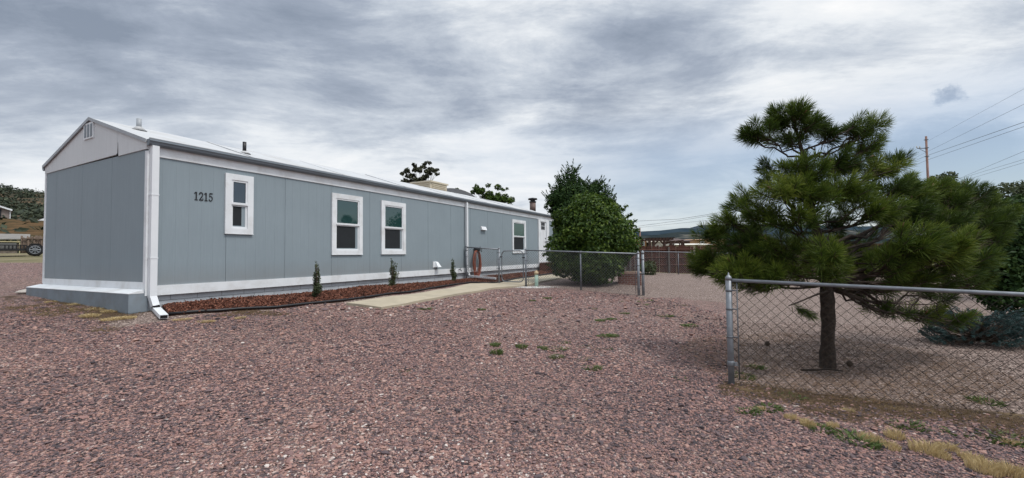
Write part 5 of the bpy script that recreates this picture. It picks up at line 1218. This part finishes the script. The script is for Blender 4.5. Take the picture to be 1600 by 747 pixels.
# drooping little branch low on the left of the trunk
P = [at(1292, 455, PY_ - .1), at(1272, 462, PY_ - .25), at(1248, 472, PY_ - .35), at(1232, 478, PY_ - .4)]; MB().tube(P, [.016, .012, .009, .006], 5).build('drooping_twig', mt['bark'], pine, pb_)
for a, b in (((1420, 455), (1395, 498)), ((1450, 460), (1470, 498)), ((1385, 452), (1372, 482)), ((1440, 455), (1420, 492)), ((1470, 462), (1500, 505))):
    MB().tube(wiggle(at(*a, PY_ + .2), at(*b, PY_ + .1), 5, .06, -.05), [.011, .010, .008, .007, .006, .004], 5).build('drooping_twig', mt['bark'], pine, pb_)
o_ = [tuple(at(a, b, PY_ - .4)) for a, b in ((1236, 476), (1243, 479), (1250, 482), (1256, 486))]; V, Fc, T = needle_tufts(o_, [(.8, -.1, -.55)] * 4, 90, .15, .0045, (.25, .8), 9, .1, [.42] * 4); mesh_np('drooping_needles', V, Fc, mt['needle'], pine, T, pb_)
# fallen stick and cone under it
st_ = on_ground(1285, 581); k = st_.y / F_PX
sk_ = MB().tube([(-32 * k, .02, .02), (-10 * k, -.01, .03), (8 * k, .0, .035), (28 * k, -.04, .02)], [.012, .015, .014, .009], 6).tube([(0, 0, .03), (.08, .06, .06)], .006, 5).build('fallen_stick', mt['bark']); sk_.location = st_; tag(sk_, 'dark fallen stick lying at the foot of the pine trunk', 'stick')
for q, lab in (((1199, 541), 'dark pine cone lying alone on the tan gravel left of the trunk'), ((1328, 573), 'dark pine cone lying just right of the pine trunk')):
    c_ = on_ground(*q); cn_ = MB().lathe([(.010, 0), (.030, .015), (.036, .035), (.028, .06), (.012, .08)], (0, 0, 0), 10)
    for i in range(30): a = i * 2.4; z_ = .012 + .058 * i / 30; r = .034 * (1 - .6 * abs(z_ - .035) / .05); cn_.tube([(r * .8 * math.cos(a), r * .8 * math.sin(a), z_), (r * 1.3 * math.cos(a), r * 1.3 * math.sin(a), z_ + .008)], [.008, .003], 4)
    o = cn_.build('pine_cone', mt['twig']); o.location = c_; tag(o, lab, 'pine cone', 'fallen pine cones')
# ------------------------------------------------------------------ trees and spruce at the right edge
def GP(px, py, Y): p = at(px, py, Y); p.z = gzz(p.x, p.y); return p
bs = on_ground(1568, 546); bs.y += .35; bs.z = gzz(bs.x, bs.y); Yb = bs.y
spz = thing('blue_spruce', 'low spreading blue grey spruce on the tan gravel behind the fence', 'shrub', bs)
org, drs, sm_ = [], [], MB(); kk = Yb / F_PX
for i in range(520):
    a = random.uniform(0, 6.28); el = random.random() ** .8; r = 78 * kk * (1 - .35 * el) * random.uniform(.55, 1.0); p = bs + Vector((math.cos(a) * r, math.sin(a) * r * .6, .03 + el * 50 * kk * random.uniform(.8, 1.1) * (1 - .25 * (r / (78 * kk)) ** 2)))
    d = (Vector((math.cos(a), math.sin(a), random.uniform(.1, .7)))).normalized(); org.append(tuple(p)); drs.append(tuple(d))
    if i % 3 == 0: sm_.tube(wiggle(bs + Vector((0, 0, .08)), p, 3, .03), [.014, .010, .008, .004], 4)
sm_.build('stems', mt['twig'], spz, bs)
V, Fc, T = needle_tufts(org, drs, 80, .032, .009, (.5, 1.3), 12, .13, [random.gauss(.38, .16) for _ in org], .35); mesh_np('needles', V, Fc, mt['blue_needle'], spz, T, bs)
t1 = GP(1625, 470, 9.2)
def BB(px, py, Y, rx, rz_): c = at(px, py, Y); k = Y / F_PX; return (tuple(c), (rx * k, rx * k * .9, rz_ * k))
broad_tree('dense_tree', 'dense dark green tree at the right edge behind the long needled pine', 'tree', t1, .9, [BB(1590, 420, 9.0, 50, 40), BB(1570, 360, 9.2, 42, 30), BB(1620, 370, 9.4, 60, 45), BB(1560, 440, 9.0, 40, 40), BB(1600, 465, 8.8, 50, 30), BB(1660, 440, 9, 60, 60), BB(1540, 400, 9.3, 36, 36), BB(1700, 400, 9.3, 60, 60), BB(1585, 325, 9.6, 30, 18)], 26000, .045, mt['conifer_leaf'], 55, limb_r=.05, shell=.5)
t2 = GP(1590, 420, 13)
broad_tree('airy_tree', 'pale airy tree with fine open twigs above the dark tree at the right edge', 'tree', t2, 1.9, [BB(1575, 300, 13, 26, 14), BB(1600, 296, 13, 26, 16), BB(1560, 316, 13, 24, 12), BB(1525, 312, 13, 24, 12), BB(1500, 322, 13, 26, 14), BB(1550, 340, 13, 40, 20), BB(1600, 330, 13, 40, 22), BB(1545, 328, 13, 20, 10), BB(1640, 300, 13, 36, 26), BB(1660, 340, 13, 40, 30)], 10500, .04, mt['olive_leaf'], 56, limb_r=.035, shell=.2, tr=.09)
t3 = GP(1475, 400, 16)
broad_tree('leafy_tree', 'leafy treetop just in front of the utility pole, beyond the pine', 'tree', t3, 2.0, [BB(1470, 282, 16, 20, 8), BB(1482, 274, 16, 12, 6), BB(1450, 300, 16, 26, 14), BB(1490, 305, 16, 30, 14), BB(1470, 330, 16, 44, 26)], 5000, .05, mt['olive_leaf'], 57, limb_r=.035, shell=.3, tr=.08)
# neighbour shrub by the board fence
for q, rr_, lab in (((1012, 424, 21.8), 14, 'small grey green bush by the corner post in front of the board fence'),):
    o = GP(*q); k = q[2] / F_PX; t = thing('grey_bush', lab, 'bush', o); V, Fc, T = leaf_cloud([((o.x, o.y, o.z + rr_ * k * .6), (rr_ * k, rr_ * k, rr_ * k * .9))], 900, .05, seed=64); mesh_np('foliage', V, Fc, mt['olive_leaf'], t, T, o); MB().tube([(0, 0, -.05), (.02, 0, rr_ * k * .8)], [.03, .01], 6).build('stem', mt['twig'], t)
# ------------------------------------------------------------------ weeds and dry grass
def blades(n, R, h, wd, seed, lean=.5):
    r = np.random.default_rng(seed); a = r.uniform(0, 6.283, n); q = R * np.sqrt(r.random(n)); x, y = q * np.cos(a), q * np.sin(a); H = h * r.uniform(.5, 1.1, n) * (1 - .4 * q / R)
    la = a + r.normal(0, .8, n); ln = lean * r.uniform(.4, 1.4, n) * H; s = r.uniform(0, 6.283, n); sx, sy = np.cos(s) * wd / 2, np.sin(s) * wd / 2
    b = np.stack([x, y, np.zeros(n) - .01], -1); m = np.stack([x + np.cos(la) * ln * .35, y + np.sin(la) * ln * .35, H * .62], -1); t = np.stack([x + np.cos(la) * ln, y + np.sin(la) * ln, H], -1); S = np.stack([sx, sy, sx * 0], -1)
    V = np.stack([b - S, b + S, m + S * .8, t, m - S * .8], 1).reshape(-1, 3); F5 = np.arange(n * 5).reshape(-1, 5); T = np.repeat(np.clip(r.normal(.5, .22, n), 0, 1), 5); return V, F5, T
wproto, gproto = [], []
for i in range(3):
    V, F5, T = blades(110, .075, .060, .008, 200 + i, .9); wproto.append((V, F5, T))
    V, F5, T = blades(380, .105, .075, .004, 210 + i, .9); gproto.append((V, F5, T))
wm_, gm_ = [None] * 3, [None] * 3
def plant(kind, i, p, s, lab, cat, grp):
    store, pr, m, nm = (wm_, wproto, mt['weed'], 'weed') if kind == 'w' else (gm_, gproto, mt['dry_grass'], 'dry_grass_tuft')
    if store[i] is None: o = mesh_np(nm, *pr[i][:2], m, tint=pr[i][2]); store[i] = o
    else: o = store[i].copy(); COL.objects.link(o)
    o.location = p; o.scale = s; o.rotation_euler = (0, 0, random.uniform(0, 6.28)); tag(o, lab, cat, grp)
WG = 'green weeds growing through the gravel'
for j, (px, py, s, lab) in enumerate(((774, 540, 1.0, 'upper of two bright green weeds in mid driveway'), (776, 552, 1.25, 'lower of two bright green weeds in mid driveway'), (815, 543, 1.1, 'bright green weed right of the weed pair in mid driveway'),
    (848, 545, .9, 'small yellowish green weed in the middle of the weed row'))):
    plant('w', j % 3, on_ground(px, py), (s, s, s), lab, 'weed', WG)
for j, (px, py, s) in enumerate(((100, 468, 1.0), (128, 476, 1.4), (150, 484, 1.3), (118, 484, 1.0), (172, 487, 1.1), (84, 472, .9), (200, 497, 1.0), (140, 494, 1.2), (285, 500, 1.0), (322, 503, .9), (180, 499, 1.2), (375, 497, .8))):
    plant('g', j % 3, on_ground(px, py), (s * 1.3, s * .9, s * .5), 'flattened straw coloured grass on the gravel round the grey footing step and corner', 'dry grass', 'dry grass round the house corner')
small = 'low dark green weed patch lying flat among the purple gravel'
for j, (px, py, s) in enumerate(((868, 546, 1.6), (905, 542, 1.5), (880, 536, 1.1), (870, 558, 1.2), (928, 546, 1.2), (948, 546, 1.1), (912, 562, 1.1), (925, 576, 1.4), (922, 483, 1.5), (938, 501, 1.2), (955, 499, 1.1), (1040, 494, 1.8), (975, 490, 1.1), (1077, 509, 1.8), (945, 525, 1.4), (958, 525, 1.2), (664, 483, 1.6), (752, 484, 1.0), (855, 466, 1.4), (700, 503, .8),
                              (832, 470, .9), (1065, 478, 1.2), (1062, 594, 1.1), (988, 472, 2.2), (1000, 476, 2.4), (965, 472, 1.8), (1010, 470, 1.8), (632, 580, .9), (1028, 482, 1.3))):
    plant('w', j % 3, on_ground(px, py), (s * 1.3, s * 1.1, .55), small, 'weed', WG)
DG = 'dry grass tufts along the near fence'
tuft = 'straw coloured dry grass tuft in the dirt strip along the near fence'
for j, (px, py, s) in enumerate(((1236, 655, .9), (1263, 666, 1.1), (1302, 668, .85), (1360, 690, 1.2), (1398, 685, 1.3), (1392, 702, 1.1), (1448, 708, 1.6), (1480, 704, 1.1), (1520, 722, 1.2), (1540, 738, 1.5), (1580, 742, 1.4), (1325, 645, .8), (1580, 695, .8), (1468, 716, 1.0), (1255, 660, .6), (1190, 640, .6))):
    plant('g', j % 3, on_ground(px, py), (s * .60, s * .48, s * 1.0), tuft, 'dry grass', DG)
for j, (px, py, s) in enumerate(((1340, 690, 1.6), (1350, 695, 1.2), (1200, 640, 1.3), (1236, 622, 1.2), (1170, 645, 1.1), (1280, 672, 1.1), (1575, 690, 1.6), (1420, 668, 1.4), (1540, 630, 1.3), (1160, 590, 1.5), (1180, 575, 1.2), (1500, 680, 1.2))):
    plant('w', j % 3, on_ground(px, py), (s * 1.4, s * 1.2, .7 * s), 'low green weed growing in the dirt strip under the near fence', 'weed', 'green weeds under the near fence')
# thin dry growth in the dirt strip and round the house corner
x, y = scatter(-9.5, 9, 1.0, 12.5, 420); yd_, fr_, st_, di_ = regions(x, y); k = (di_ > .35) & (rng.random(len(x)) < di_); x, y = x[k], y[k]; z = ground_z(x, y)
Vs, Fs, Ts = [], [], []; pv, pf, pt = blades(7, .05, .05, .004, 300, 1.5)
for i in range(len(x)):
    a = random.uniform(0, 6.28); s = random.uniform(.4, 1.1); R2 = np.array([[math.cos(a), math.sin(a), 0], [-math.sin(a), math.cos(a), 0], [0, 0, 1]]); Vs.append(pv @ R2 * s + [x[i], y[i], z[i]]); Fs.append(pf + i * len(pv)); Ts.append(pt * .7)
mt['litter'] = tintmat('dry_litter', [(0, (.11, .08, .045)), (.5, (.24, .17, .09)), (1, (.42, .31, .17))], .9)
tag(mesh_np('dry_ground_cover', np.concatenate(Vs), np.concatenate(Fs), mt['litter'], tint=np.concatenate(Ts)), 'thin dry grass and litter in the dirt along the fence and house corner', 'ground cover', kind='stuff')
bpy.context.view_layer.update()

# needles shed under the pine
n = 5000; a = rng.uniform(0, 6.283, n); r = 1.9 * np.sqrt(rng.random(n)); x, y = pb_.x + r * np.cos(a), pb_.y + r * np.sin(a) * .9; z = ground_z(x, y) + rng.uniform(.012, .022, n); b = rng.uniform(0, 6.283, n); l = rng.uniform(.03, .07, n)
dx, dy = np.cos(b) * l, np.sin(b) * l; wx, wy = -np.sin(b) * .002, np.cos(b) * .002
V = np.stack([np.stack([x - dx - wx, y - dy - wy, z], -1), np.stack([x + dx - wx, y + dy - wy, z + .006], -1), np.stack([x + dx + wx, y + dy + wy, z + .006], -1), np.stack([x - dx + wx, y - dy + wy, z], -1)], 1).reshape(-1, 3)
mt['shed'] = tintmat('shed_needles', [(0, (.07, .038, .02)), (1, (.22, .13, .07))], .9)
tag(mesh_np('fallen_needles', V, np.arange(n * 4).reshape(-1, 4), mt['shed'], tint=np.repeat(rng.random(n), 4)), 'brown fallen needles scattered on the ground under the pine', 'needles', kind='stuff')
bpy.context.view_layer.update()
